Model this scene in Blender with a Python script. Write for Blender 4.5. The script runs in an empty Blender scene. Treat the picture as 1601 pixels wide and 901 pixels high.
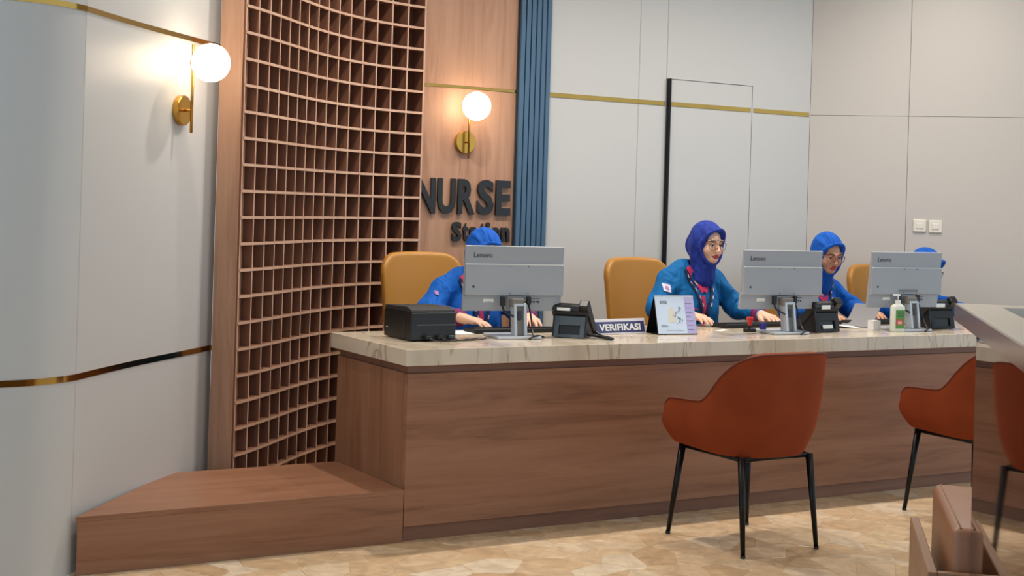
import bpy, bmesh, math, random
import numpy as np
from mathutils import Vector, Matrix, Euler
from mathutils.bvhtree import BVHTree

random.seed(7); np.random.seed(7)
scene = bpy.context.scene
COL = scene.collection
PI = math.pi

# ------------------------------------------------------------------ camera
F_PX, EYE, ROLL = 2200.0, 1.42, math.atan(0.03)
cam_d = bpy.data.cameras.new('camera')
cam_d.sensor_fit = 'HORIZONTAL'; cam_d.sensor_width = 36.0
cam_d.lens = 36.0 * F_PX / 1601.0
cam_d.shift_y = -(450.5 - 323.0) / 1601.0
cam_d.clip_start = 0.05
cam = bpy.data.objects.new('camera', cam_d); COL.objects.link(cam)
cam.location = (0, 0, EYE)
cam.rotation_euler = (Matrix.Rotation(PI / 2, 3, 'X') @ Matrix.Rotation(ROLL, 3, 'Z')).to_euler()
scene.camera = cam

# ------------------------------------------------------------------ view + world
vs = scene.view_settings
vs.view_transform = 'Standard'; vs.look = 'None'; vs.gamma = 1.0; vs.use_curve_mapping = False
vs.exposure = 0.0
world = bpy.data.worlds.new('hall_ambient'); scene.world = world
world.use_nodes = True
bg = world.node_tree.nodes['Background']
bg.inputs[0].default_value = (0.66, 0.84, 1.0, 1.0)
bg.inputs[1].default_value = 1.35
try:
    scene.cycles.max_bounces = 8
    scene.cycles.sample_clamp_indirect = 6.0
except Exception: pass

# counter frame: a runs along the counter front, b goes back towards the staff
C0 = Vector((-0.4145, 5.8957, 0)); ANG = math.radians(30.29)
E1 = Vector((math.cos(ANG), math.sin(ANG), 0)); E2 = Vector((-E1.y, E1.x, 0))
def W(a, b, z=0.0): return C0 + E1 * a + E2 * b + Vector((0, 0, z))

# ceiling lamps of the room, plus one added over the platform: (a, b, watts)
CEIL_Z = 3.6
LAMPS = [(0.60, 0.58, 56), (1.70, 0.58, 35), (2.80, 0.58, 42), (3.90, 0.58, 40),
         (-0.75, 0.22, 30), (-0.4, -2.6, 9), (1.2, -2.6, 12), (2.8, -2.6, 12)]  # platform lamp: unseen, added to brighten the platform top
LAMP_ORD = ['first from the lattice shelf', 'second from the lattice shelf', 'third from the lattice shelf', 'farthest from the lattice shelf']
LAMP_COL = (1.0, 0.94, 0.86)

# ------------------------------------------------------------------ materials
MATS = {}
def new_mat(name):
    m = bpy.data.materials.new(name); m.use_nodes = True; MATS[name] = m
    return m, m.node_tree, m.node_tree.nodes['Principled BSDF']
def srgb(r, g, b):
    f = lambda v: (v / 255 / 12.92) if v / 255 <= 0.04045 else ((v / 255 + 0.055) / 1.055) ** 2.4
    return (f(r), f(g), f(b), 1.0)
def plain(name, col, rough=0.5, metal=0.0, bump=0.0, bscale=80, var=0.0, vscale=6, spec=None, coat=0.0, sheen=0.0):
    m, nt, p = new_mat(name); N, L = nt.nodes, nt.links
    p.inputs['Base Color'].default_value = col
    p.inputs['Roughness'].default_value = rough; p.inputs['Metallic'].default_value = metal
    if spec is not None: p.inputs['Specular IOR Level'].default_value = spec
    if coat: p.inputs['Coat Weight'].default_value = coat; p.inputs['Coat Roughness'].default_value = 0.15
    if sheen:
        p.inputs['Sheen Weight'].default_value = sheen; p.inputs['Sheen Roughness'].default_value = 0.4
        p.inputs['Sheen Tint'].default_value = tuple(min(1, c * 4 + .02) for c in col[:3]) + (1,)
    tc = N.new('ShaderNodeTexCoord')
    if var:
        n = N.new('ShaderNodeTexNoise'); n.inputs['Scale'].default_value = vscale; n.inputs['Detail'].default_value = 4
        L.new(tc.outputs['Object'], n.inputs['Vector'])
        mx = N.new('ShaderNodeMix'); mx.data_type = 'RGBA'
        mx.inputs[6].default_value = tuple(c * (1 - var) for c in col[:3]) + (1,)
        mx.inputs[7].default_value = tuple(min(1, c * (1 + var)) for c in col[:3]) + (1,)
        L.new(n.outputs['Fac'], mx.inputs[0]); L.new(mx.outputs[2], p.inputs['Base Color'])
    if bump:
        n = N.new('ShaderNodeTexNoise'); n.inputs['Scale'].default_value = bscale; n.inputs['Detail'].default_value = 3
        L.new(tc.outputs['Object'], n.inputs['Vector'])
        b = N.new('ShaderNodeBump'); b.inputs['Strength'].default_value = bump; b.inputs['Distance'].default_value = 0.01
        L.new(n.outputs['Fac'], b.inputs['Height']); L.new(b.outputs['Normal'], p.inputs['Normal'])
    return m
def wood(name, c_dark, c_mid, c_light, axis, rough=0.42, grain=1.0):
    """grain runs along local axis 0/1/2"""
    m, nt, p = new_mat(name); N, L = nt.nodes, nt.links
    tc = N.new('ShaderNodeTexCoord')
    def noise(long, across, detail, dist):
        mp = N.new('ShaderNodeMapping'); s = [across] * 3; s[axis] = long
        mp.inputs['Scale'].default_value = s; L.new(tc.outputs['Object'], mp.inputs['Vector'])
        n = N.new('ShaderNodeTexNoise'); n.inputs['Scale'].default_value = 1; n.inputs['Detail'].default_value = detail
        n.inputs['Roughness'].default_value = 0.62; n.inputs['Distortion'].default_value = dist
        L.new(mp.outputs['Vector'], n.inputs['Vector']); return n
    n1 = noise(0.8 * grain, 11 * grain, 5, 0.9); n2 = noise(4 * grain, 130 * grain, 3, 0.2)
    ad = N.new('ShaderNodeMath'); ad.operation = 'MULTIPLY_ADD'; ad.inputs[1].default_value = 0.28
    L.new(n2.outputs['Fac'], ad.inputs[0]); L.new(n1.outputs['Fac'], ad.inputs[2])
    r = N.new('ShaderNodeValToRGB'); L.new(ad.outputs[0], r.inputs['Fac'])
    r.color_ramp.elements[0].position = 0.42; r.color_ramp.elements[0].color = c_dark
    r.color_ramp.elements[1].position = 0.88; r.color_ramp.elements[1].color = c_light
    e = r.color_ramp.elements.new(0.60); e.color = c_mid
    L.new(r.outputs['Color'], p.inputs['Base Color'])
    p.inputs['Roughness'].default_value = rough; p.inputs['Specular IOR Level'].default_value = 0.35
    b = N.new('ShaderNodeBump'); b.inputs['Strength'].default_value = 0.08; b.inputs['Distance'].default_value = 0.004
    L.new(n2.outputs['Fac'], b.inputs['Height']); L.new(b.outputs['Normal'], p.inputs['Normal'])
    return m
def emis(name, col, strength):
    m, nt, p = new_mat(name)
    p.inputs['Base Color'].default_value = (0.9, 0.88, 0.85, 1)
    p.inputs['Emission Color'].default_value = col; p.inputs['Emission Strength'].default_value = strength
    return m
def marble(name, base, vein1, vein2):
    m, nt, p = new_mat(name); N, L = nt.nodes, nt.links
    tc = N.new('ShaderNodeTexCoord')
    def layer(rot, scale, sc, detail, dist, stops):
        mp = N.new('ShaderNodeMapping'); mp.inputs['Rotation'].default_value = rot; mp.inputs['Scale'].default_value = scale
        L.new(tc.outputs['Object'], mp.inputs['Vector'])
        n = N.new('ShaderNodeTexNoise'); n.inputs['Scale'].default_value = sc; n.inputs['Detail'].default_value = detail; n.inputs['Distortion'].default_value = dist
        L.new(mp.outputs['Vector'], n.inputs['Vector'])
        r = N.new('ShaderNodeValToRGB'); L.new(n.outputs['Fac'], r.inputs['Fac']); el = r.color_ramp.elements
        el[0].position, el[0].color = stops[0]; el[1].position, el[1].color = stops[-1]
        for pos, c in stops[1:-1]:
            e = el.new(pos); e.color = c
        return r
    A = layer((0.3, 0.75, 0.6), (6, 1.6, 1.0), .9, 4, .5, [(.3, vein2), (.5, base), (.72, tuple(x * .9 for x in base[:3]) + (1,))])
    w = (1, 1, 1, 1)
    B = layer((0.25, 0.8, 0.6), (5, 1.4, .8), 1.3, 5, .9, [(.40, w), (.488, w), (.505, vein1), (.522, w), (.7, w)])
    mx = N.new('ShaderNodeMix'); mx.data_type = 'RGBA'; mx.blend_type = 'MULTIPLY'; mx.inputs[0].default_value = .8
    L.new(A.outputs['Color'], mx.inputs[6]); L.new(B.outputs['Color'], mx.inputs[7]); L.new(mx.outputs[2], p.inputs['Base Color'])
    p.inputs['Roughness'].default_value = 0.16; p.inputs['Specular IOR Level'].default_value = 0.5
    return m
def stone_mat(name):
    m, nt, p = new_mat(name); N, L = nt.nodes, nt.links
    at = N.new('ShaderNodeAttribute'); at.attribute_name = 'tint'
    r = N.new('ShaderNodeValToRGB'); L.new(at.outputs['Fac'], r.inputs['Fac'])
    el = r.color_ramp.elements
    el[0].position = 0; el[0].color = srgb(196, 164, 128); el[1].position = 1; el[1].color = srgb(226, 208, 182)
    for pos, c in ((.3, srgb(210, 180, 144)), (.55, srgb(216, 190, 156)), (.75, srgb(204, 174, 138))):
        e = el.new(pos); e.color = c
    tc = N.new('ShaderNodeTexCoord')
    n = N.new('ShaderNodeTexNoise'); n.inputs['Scale'].default_value = 14; n.inputs['Detail'].default_value = 6; n.inputs['Distortion'].default_value = 1
    geo = N.new('ShaderNodeNewGeometry'); L.new(geo.outputs['Position'], n.inputs['Vector'])
    r2 = N.new('ShaderNodeValToRGB'); L.new(n.outputs['Fac'], r2.inputs['Fac'])
    r2.color_ramp.elements[0].position = .35; r2.color_ramp.elements[0].color = (.8, .77, .74, 1)
    r2.color_ramp.elements[1].position = .65; r2.color_ramp.elements[1].color = (1.06, 1.05, 1.03, 1)
    mx = N.new('ShaderNodeMix'); mx.data_type = 'RGBA'; mx.blend_type = 'MULTIPLY'; mx.inputs[0].default_value = 1
    L.new(r.outputs['Color'], mx.inputs[6]); L.new(r2.outputs['Color'], mx.inputs[7])
    L.new(mx.outputs[2], p.inputs['Base Color'])
    p.inputs['Roughness'].default_value = 0.3; p.inputs['Specular IOR Level'].default_value = 0.4
    return m
def fabric(name, col, fold=0.35, fscale=9, rough=0.75, axis_scale=(1, 1, 0.35), sheen=0.2):
    m, nt, p = new_mat(name); N, L = nt.nodes, nt.links
    p.inputs['Base Color'].default_value = col; p.inputs['Roughness'].default_value = rough
    p.inputs['Specular IOR Level'].default_value = 0.25
    p.inputs['Sheen Weight'].default_value = sheen; p.inputs['Sheen Tint'].default_value = tuple(min(1, c * 2 + .1) for c in col[:3]) + (1,)
    tc = N.new('ShaderNodeTexCoord'); mp = N.new('ShaderNodeMapping'); mp.inputs['Scale'].default_value = axis_scale
    L.new(tc.outputs['Object'], mp.inputs['Vector'])
    n = N.new('ShaderNodeTexNoise'); n.inputs['Scale'].default_value = fscale; n.inputs['Detail'].default_value = 2; n.inputs['Distortion'].default_value = 0.8
    L.new(mp.outputs['Vector'], n.inputs['Vector'])
    b = N.new('ShaderNodeBump'); b.inputs['Strength'].default_value = fold; b.inputs['Distance'].default_value = 0.05
    L.new(n.outputs['Fac'], b.inputs['Height']); L.new(b.outputs['Normal'], p.inputs['Normal'])
    return m

WD, WM, WL = srgb(150, 99, 72), srgb(178, 124, 93), srgb(194, 142, 110)
wood_v = wood('wood_vertical', srgb(146, 106, 82), srgb(168, 127, 101), srgb(182, 142, 116), 2)
wood_h = wood('wood_horizontal', srgb(118, 78, 56), srgb(142, 98, 72), srgb(156, 112, 86), 0)
wood_side = wood('wood_counter_side', srgb(118, 78, 56), srgb(142, 98, 72), srgb(156, 112, 86), 2)
wood_dark = wood('wood_dark_strip', srgb(108, 74, 58), srgb(124, 86, 68), srgb(136, 98, 78), 0)
wood_shelf = wood('wood_shelf', srgb(112, 74, 56), srgb(132, 90, 70), srgb(144, 102, 82), 2)
wood_edge = wood('wood_shelf_edge', srgb(178, 140, 116), srgb(194, 156, 132), srgb(204, 168, 144), 2)
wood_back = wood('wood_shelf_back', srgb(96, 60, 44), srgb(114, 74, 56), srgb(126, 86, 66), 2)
wood_chair = wood('wood_armchair', srgb(120, 86, 62), srgb(146, 108, 80), srgb(164, 126, 96), 1)
white_wall = plain('wall_white_panel', srgb(192, 190, 187), 0.38, spec=0.4)
wall_warm_light = plain('wall_panel_warm_light', srgb(197, 190, 183), 0.4, spec=0.4)  # right wall's warm light is put into this panel colour
seam_dark = plain('wall_joint', srgb(150, 146, 140), 0.8)
gold = plain('polished_gold', srgb(178, 138, 70), 0.10, 1.0, var=.18, vscale=3)
brass = plain('brushed_brass', srgb(200, 152, 70), 0.28, 1.0)
black_metal = plain('black_metal', srgb(22, 21, 22), 0.35, 0.6)
slat_blue = plain('slat_blue', srgb(66, 96, 122), 0.5)
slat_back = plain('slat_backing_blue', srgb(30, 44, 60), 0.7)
letter_black = plain('letter_black', srgb(26, 26, 28), 0.45)
globe_m = emis('globe_glow', (1.0, 0.80, 0.55, 1), 13.0)
marble_m = marble('marble_beige', srgb(212, 197, 175), srgb(200, 190, 176), srgb(192, 175, 152))
stone_m = stone_mat('floor_stone')
grout_m = plain('floor_grout', srgb(182, 158, 126), 0.8)
ceil_m = plain('ceiling_white', srgb(235, 233, 228), 0.8)
velvet = plain('orange_velvet', srgb(126, 52, 20), 0.8, sheen=0.25, var=0.22, vscale=7, spec=.2)
velvet_pipe = plain('velvet_piping', srgb(96, 38, 20), 0.7, sheen=0.2)
leather_y = plain('mustard_leather', srgb(172, 118, 42), 0.42, var=.06, vscale=4, bump=.05, bscale=160)
leather_b = plain('brown_leather', srgb(156, 106, 74), 0.36, var=.08, vscale=9, bump=.06, bscale=140)
plastic_blk = plain('black_plastic', srgb(15, 15, 17), 0.4)
plastic_blk2 = plain('black_matte_plastic', srgb(28, 28, 30), 0.6)
plastic_slate = plain('slate_plastic', srgb(74, 84, 92), 0.5)
plastic_grey = plain('monitor_grey', srgb(160, 163, 168), 0.45)
plastic_grey2 = plain('monitor_lower_grey', srgb(152, 155, 160), 0.5)
silver = plain('silver_stand', srgb(186, 192, 198), 0.35, 0.35)
stand_side = plain('stand_inner_grey', srgb(120, 114, 108), 0.5)
screen_m = plain('screen_dark', srgb(14, 15, 18), 0.2)
logo_m = plain('logo_dark', srgb(54, 56, 62), 0.5)
white_p = plain('white_plastic', srgb(236, 234, 228), 0.4)
paper_m = plain('paper_white', srgb(238, 236, 232), 0.8)
paper_grey = plain('paper_grey', srgb(132, 130, 132), 0.7)
acrylic = plain('acrylic_clear_edge', srgb(226, 220, 222), 0.12)
sign_blue = plain('sign_navy', srgb(58, 58, 108), 0.35)
cal_m = plain('calendar_print_blue', srgb(202, 216, 234), 0.5, var=.10, vscale=9)
cal_lilac = plain('calendar_print_lilac', srgb(178, 170, 214), 0.5)
cal_pale = plain('calendar_print_cream', srgb(214, 208, 196), 0.6)
san_body = plain('sanitizer_bottle', srgb(226, 228, 214), 0.25)
san_green = plain('label_green', srgb(78, 140, 50), 0.4)
san_red = plain('label_red', srgb(190, 50, 40), 0.4)
red_p = plain('red_plastic', srgb(200, 36, 34), 0.35)
blue_p = plain('blue_cap', srgb(36, 34, 120), 0.4)
mirror_m = plain('bronze_mirror', srgb(150, 132, 122), 0.03, 1.0)
desk_edge = plain('desk_edge_bronze', srgb(150, 116, 100), 0.18, 0.85)
desk_top = plain('desk_top_beige', srgb(206, 194, 178), 0.3)
desk_in = plain('desk_inside_dark', srgb(44, 32, 28), 0.6)
switch_m = plain('switch_ivory', srgb(232, 224, 210), 0.4)
skin = plain('skin', srgb(232, 184, 156), 0.5, var=.04, vscale=12)
skin2 = plain('skin_tan', srgb(208, 152, 120), 0.5, var=.04, vscale=12)
lip_m = plain('lip_red', srgb(168, 62, 56), 0.4)
brow_m = plain('brow_dark', srgb(60, 40, 32), 0.7)
eye_w = plain('eye_white', srgb(228, 222, 216), 0.3)
eye_i = plain('eye_iris', srgb(34, 22, 18), 0.25)
hijab_m = fabric('hijab_royal_blue', srgb(36, 56, 144), .8, 13, axis_scale=(1.4, .6, .5))
hijab_m2 = fabric('hijab_bright_blue', srgb(12, 84, 176), .8, 13, axis_scale=(1.4, .6, .5))
tunic_m = fabric('tunic_blue', srgb(8, 98, 158), 1.0, 11)
tunic_m2 = fabric('tunic_bright_blue', srgb(10, 90, 180), 1.0, 11)
trouser_m = fabric('trouser_navy', srgb(22, 34, 84), .3)
lilac_m = plain('patch_lilac', srgb(170, 120, 170), 0.6)
pink_m = plain('pink_trim', srgb(196, 44, 92), 0.7)
cuff_m = plain('cuff_plum', srgb(120, 26, 92), 0.7)
lanyard_m = plain('lanyard_navy', srgb(22, 26, 64), 0.6)
glass_blk = plain('glasses_dark', srgb(50, 40, 40), 0.3, .5)
glass_pink = plain('glasses_rose', srgb(150, 96, 92), 0.3)
shoe_m = plain('shoe_black', srgb(24, 24, 26), 0.5)
lens_m = emis('downlight_lens', (1.0, 0.9, 0.75, 1), 6.0)
patch_m = plain('patch_white', srgb(214, 206, 226), 0.6)
steel = plain('chair_steel', srgb(150, 150, 152), 0.3, 1.0)

# ------------------------------------------------------------------ object helpers
def link(o, parent=None):
    COL.objects.link(o)
    if parent is not None: o.parent = parent
    return o
def tag(o, label=None, cat=None, group=None, kind=None):
    if label: o['label'] = label
    if cat: o['category'] = cat
    if group: o['group'] = group
    if kind: o['kind'] = kind
    return o
def thing(name, label, cat, loc=(0, 0, 0), rz=0.0, group=None):
    o = bpy.data.objects.new(name, None); o.empty_display_size = 0.05
    o.location = loc; o.rotation_euler = (0, 0, rz)
    link(o); return tag(o, label, cat, group)
def cthing(name, label, cat, a, b, z=0.0, yaw=0.0, group=None):
    return thing(name, label, cat, W(a, b, z), ANG + math.radians(yaw), group)
def mesh_obj(name, me, mat, parent=None, loc=None, rot=None, smooth=False):
    if mat is not None and not me.materials: me.materials.append(mat)
    if smooth: me.shade_smooth()
    o = bpy.data.objects.new(name, me)
    if loc is not None: o.location = loc
    if rot is not None: o.rotation_euler = rot
    return link(o, parent)
def pydata(name, v, f, mat, parent=None, loc=None, rot=None, smooth=False):
    me = bpy.data.meshes.new(name); me.from_pydata([tuple(x) for x in v], [], f); me.update()
    return mesh_obj(name, me, mat, parent, loc, rot, smooth)
def bm_obj(name, bm, mat, parent=None, loc=None, rot=None, smooth=False):
    me = bpy.data.meshes.new(name); bmesh.ops.recalc_face_normals(bm, faces=bm.faces); bm.to_mesh(me); bm.free()
    return mesh_obj(name, me, mat, parent, loc, rot, smooth)
def add_box(bm, lo, hi, bev=0.0, seg=1, mtx=None):
    r = bmesh.ops.create_cube(bm, size=1.0)
    vs_ = r['verts']
    for v in vs_: v.co = Vector([lo[i] + (v.co[i] + .5) * (hi[i] - lo[i]) for i in range(3)])
    if bev > 0:
        es = list({e for v in vs_ for e in v.link_edges})
        rb = bmesh.ops.bevel(bm, geom=es, offset=bev, segments=seg, affect='EDGES', profile=.5)
        vs_ = list({v for f in rb['faces'] for v in f.verts} | {v for v in vs_ if v.is_valid})
    if mtx is not None:
        for v in vs_: v.co = mtx @ v.co
    return vs_
def box(name, lo, hi, mat, parent=None, bev=0.0, seg=1, mtx=None, loc=None, rot=None, smooth=False):
    bm = bmesh.new(); add_box(bm, lo, hi, bev, seg, mtx)
    return bm_obj(name, bm, mat, parent, loc, rot, smooth)
def add_tube(bm, pts, r, n=10, closed=False, cap=True):
    pts = [Vector(p) for p in pts]; m = len(pts)
    rr = r if isinstance(r, (list, tuple)) else [r] * m
    rings = []; up = None
    for i, p in enumerate(pts):
        q0 = pts[(i - 1) % m] if (closed or i > 0) else p
        q1 = pts[(i + 1) % m] if (closed or i < m - 1) else p
        t = (q1 - q0).normalized()
        if up is None:
            up = Vector((0, 0, 1)) if abs(t.z) < .9 else Vector((1, 0, 0))
        x = t.cross(up).normalized(); up = x.cross(t).normalized()
        rings.append([bm.verts.new(p + (x * math.cos(2 * PI * k / n) + up * math.sin(2 * PI * k / n)) * rr[i]) for k in range(n)])
    for i in range(m if closed else m - 1):
        A, B = rings[i], rings[(i + 1) % m]
        for k in range(n): bm.faces.new((A[k], A[(k + 1) % n], B[(k + 1) % n], B[k]))
    if cap and not closed:
        bm.faces.new(rings[0]); bm.faces.new(rings[-1])
def tube(name, pts, r, mat, parent=None, n=10, closed=False, loc=None, rot=None):
    bm = bmesh.new(); add_tube(bm, pts, r, n, closed)
    return bm_obj(name, bm, mat, parent, loc, rot, True)
def add_lathe(bm, prof, n=24, mtx=None):
    rings = []
    for r, z in prof:
        rings.append([bm.verts.new((max(r, 1e-5) * math.cos(2 * PI * k / n), max(r, 1e-5) * math.sin(2 * PI * k / n), z)) for k in range(n)])
    for A, B in zip(rings, rings[1:]):
        for k in range(n): bm.faces.new((A[k], A[(k + 1) % n], B[(k + 1) % n], B[k]))
    bm.faces.new(rings[0]); bm.faces.new(rings[-1])
    if mtx is not None:
        for R_ in rings:
            for v in R_: v.co = mtx @ v.co
def lathe(name, prof, mat, parent=None, n=24, mtx=None, loc=None, rot=None, smooth=True):
    bm = bmesh.new(); add_lathe(bm, prof, n, mtx)
    o = bm_obj(name, bm, mat, parent, loc, rot, False)
    if smooth: smooth_by_angle(o)
    return o
def smooth_by_angle(o, ang=40):
    me = o.data
    bm = bmesh.new(); bm.from_mesh(me)
    for f in bm.faces: f.smooth = True
    for e in bm.edges:
        if len(e.link_faces) == 2 and e.calc_face_angle(0) > math.radians(ang): e.smooth = False
    bm.to_mesh(me); bm.free()
def prism(name, poly, z0, z1, mat, parent=None, bev=0.0, loc=None, rot=None):
    bm = bmesh.new()
    lo = [bm.verts.new((x, y, z0)) for x, y in poly]; hi = [bm.verts.new((x, y, z1)) for x, y in poly]
    n = len(poly); bm.faces.new(lo[::-1]); bm.faces.new(hi)
    for i in range(n): bm.faces.new((lo[i], lo[(i + 1) % n], hi[(i + 1) % n], hi[i]))
    if bev: bmesh.ops.bevel(bm, geom=list(bm.edges), offset=bev, segments=2, affect='EDGES', profile=.5)
    return bm_obj(name, bm, mat, parent, loc, rot)
def extrude_x(name, prof_yz, x0, x1, mat, parent=None, bev=0.0, loc=None, rot=None):
    """a side profile (y,z) extruded along local x"""
    bm = bmesh.new()
    A = [bm.verts.new((x0, y, z)) for y, z in prof_yz]; B = [bm.verts.new((x1, y, z)) for y, z in prof_yz]
    n = len(A); bm.faces.new(A); bm.faces.new(B[::-1])
    for i in range(n): bm.faces.new((A[i], B[i], B[(i + 1) % n], A[(i + 1) % n]))
    if bev: bmesh.ops.bevel(bm, geom=list(bm.edges), offset=bev, segments=2, affect='EDGES', profile=.5)
    return bm_obj(name, bm, mat, parent, loc, rot)
def rrect(w, d, r, n=5):
    P = []
    for cx, cy, a0 in ((w - r, d - r, 0), (-w + r, d - r, 90), (-w + r, -d + r, 180), (w - r, -d + r, 270)):
        for k in range(n + 1):
            an = math.radians(a0 + 90 * k / n); P.append((cx + r * math.cos(an), cy + r * math.sin(an)))
    return P
def loft(name, secs, mat, parent, **kw):
    bm = bmesh.new(); rings = [[bm.verts.new((x, y, z)) for x, y in P] for P, z in secs]; n = len(rings[0])
    for A, B in zip(rings, rings[1:]):
        for k in range(n): bm.faces.new((A[k], A[(k + 1) % n], B[(k + 1) % n], B[k]))
    bm.faces.new(rings[0][::-1]); bm.faces.new(rings[-1])
    o = bm_obj(name, bm, mat, parent, **kw); smooth_by_angle(o); return o
def text_mesh(s, width=None, height=None, depth=0.002, bold=0.0):
    """lettering standing in the local x-z plane, front towards -y, lower left corner at the origin"""
    cu = bpy.data.curves.new('lettering', 'FONT'); cu.body = s; cu.size = 1.0; cu.extrude = 0.02; cu.offset = bold; cu.resolution_u = 3
    o = bpy.data.objects.new('lettering_tmp', cu); COL.objects.link(o)
    dg = bpy.context.evaluated_depsgraph_get(); me = bpy.data.meshes.new_from_object(o.evaluated_get(dg))
    bpy.data.objects.remove(o); bpy.data.curves.remove(cu)
    n = len(me.vertices); co = np.empty(n * 3); me.vertices.foreach_get('co', co); co = co.reshape(-1, 3)
    mn, mx = co.min(0), co.max(0)
    sx = width / (mx[0] - mn[0]) if width else None
    sy = height / (mx[1] - mn[1]) if height else None
    if sx is None: sx = sy
    if sy is None: sy = sx
    out = np.empty_like(co)
    out[:, 0] = (co[:, 0] - mn[0]) * sx; out[:, 2] = (co[:, 1] - mn[1]) * sy
    out[:, 1] = -(co[:, 2] - mn[2]) / (mx[2] - mn[2]) * depth
    me.vertices.foreach_set('co', out.ravel()); me.update()
    return me
def copy_tree(o, parent=None):
    c = o.copy(); COL.objects.link(c); c.parent = parent
    for ch in [x for x in bpy.data.objects if x.parent == o]: copy_tree(ch, c)
    return c
def bez(p0, p1, p2, p3, n=16):
    p0, p1, p2, p3 = map(Vector, (p0, p1, p2, p3))
    return [p0 * (1 - t) ** 3 + p1 * 3 * t * (1 - t) ** 2 + p2 * 3 * t * t * (1 - t) + p3 * t ** 3 for t in [i / n for i in range(n + 1)]]

# ------------------------------------------------------------------ signed distance modelling (bodies, cloth, cushions)
class Field:
    def __init__(s, lo, hi, h):
        s.lo = np.array(lo, float); s.h = h
        s.n = np.ceil((np.array(hi, float) - s.lo) / h).astype(int) + 1
        s.F = np.full(s.n, 10.0, np.float32)
    def sub(s, lo, hi):
        i0 = np.clip(np.floor((np.array(lo) - s.lo) / s.h).astype(int), 0, s.n - 1)
        i1 = np.clip(np.ceil((np.array(hi) - s.lo) / s.h).astype(int) + 1, 1, s.n)
        ax = [s.lo[k] + s.h * np.arange(i0[k], i1[k]) for k in range(3)]
        X = np.meshgrid(*ax, indexing='ij', sparse=True)
        return tuple(slice(i0[k], i1[k]) for k in range(3)), X
    def comb(s, sl, d, k, op):
        a = s.F[sl]
        if op == 'add':
            hh = np.maximum(k - np.abs(a - d), 0) / k if k else 0
            s.F[sl] = np.minimum(a, d) - (hh * hh * k * .25 if k else 0)
        else:
            hh = np.maximum(k - np.abs(a + d), 0) / k if k else 0
            s.F[sl] = np.maximum(a, -d) + (hh * hh * k * .25 if k else 0)
    def cap(s, a, b, ra, rb=None, k=.02, op='add'):
        rb = ra if rb is None else rb
        a, b = np.array(a, float), np.array(b, float); m = max(ra, rb) + k + 2 * s.h
        sl, X = s.sub(np.minimum(a, b) - m, np.maximum(a, b) + m)
        if 0 in s.F[sl].shape: return s
        ab = b - a; L = max(ab @ ab, 1e-9)
        t = np.clip(sum((X[i] - a[i]) * ab[i] for i in range(3)) / L, 0, 1)
        d = np.sqrt(sum((X[i] - a[i] - t * ab[i]) ** 2 for i in range(3))) - (ra + t * (rb - ra))
        s.comb(sl, d, k, op); return s
    def ell(s, c, r, k=.02, op='add', rot=None):
        c, r = np.array(c, float), np.array(r, float); m = r.max() + k + 2 * s.h
        sl, X = s.sub(c - m, c + m)
        if 0 in s.F[sl].shape: return s
        P = [X[i] - c[i] for i in range(3)]
        if rot is not None:
            R_ = np.array(Euler(rot).to_matrix()).T
            P = [R_[i, 0] * P[0] + R_[i, 1] * P[1] + R_[i, 2] * P[2] for i in range(3)]
        k0 = np.sqrt(sum((P[i] / r[i]) ** 2 for i in range(3))); k1 = np.sqrt(sum((P[i] / r[i] ** 2) ** 2 for i in range(3))) + 1e-9
        s.comb(sl, k0 * (k0 - 1) / k1, k, op); return s
    def chain(s, pts, rad, k=.02, op='add'):
        for i in range(len(pts) - 1): s.cap(pts[i], pts[i + 1], rad[i], rad[i + 1], k, op)
        return s
    def mesh(s):
        F = s.F; S = F < 0
        nx, ny, nz = [v - 1 for v in F.shape]
        cnt = np.zeros((nx, ny, nz), np.int8); off = [(i, j, k) for i in (0, 1) for j in (0, 1) for k in (0, 1)]
        cor = lambda A, o: A[o[0]:o[0] + nx, o[1]:o[1] + ny, o[2]:o[2] + nz]
        for o in off: cnt += cor(S, o)
        act = (cnt > 0) & (cnt < 8)
        idx = np.full(act.shape, -1, np.int64); I = np.argwhere(act); idx[act] = np.arange(len(I))
        acc = np.zeros((len(I), 3)); num = np.zeros(len(I))
        for a in off:
            for ax in range(3):
                if a[ax]: continue
                b = list(a); b[ax] = 1
                fa = F[I[:, 0] + a[0], I[:, 1] + a[1], I[:, 2] + a[2]]; fb = F[I[:, 0] + b[0], I[:, 1] + b[1], I[:, 2] + b[2]]
                c = (fa < 0) != (fb < 0)
                t = np.where(c, fa / np.where(c, fa - fb, 1), 0)
                p = np.array(a, float)[None].repeat(len(I), 0); p[:, ax] += t
                acc[c] += p[c]; num[c] += 1
        V = s.lo + s.h * (I + acc / num[:, None])
        Q = []
        for ax in range(3):
            u, v = [(1, 2), (2, 0), (0, 1)][ax]
            sl0 = [slice(None)] * 3; sl1 = [slice(None)] * 3; sl0[ax] = slice(0, -1); sl1[ax] = slice(1, None)
            A, B = S[tuple(sl0)], S[tuple(sl1)]
            E_ = np.argwhere(A != B)
            lim = np.array([nx, ny, nz])
            ok = (E_[:, u] > 0) & (E_[:, v] > 0) & (E_[:, u] < lim[u]) & (E_[:, v] < lim[v]); E_ = E_[ok]
            if not len(E_): continue
            ins = S[E_[:, 0], E_[:, 1], E_[:, 2]]
            def cell(du, dv):
                q = E_.copy(); q[:, u] += du; q[:, v] += dv
                return idx[q[:, 0], q[:, 1], q[:, 2]]
            q = np.stack([cell(-1, -1), cell(0, -1), cell(0, 0), cell(-1, 0)], 1)
            q[~ins] = q[~ins][:, ::-1]; Q.append(q)
        return V, np.concatenate(Q)
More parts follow.
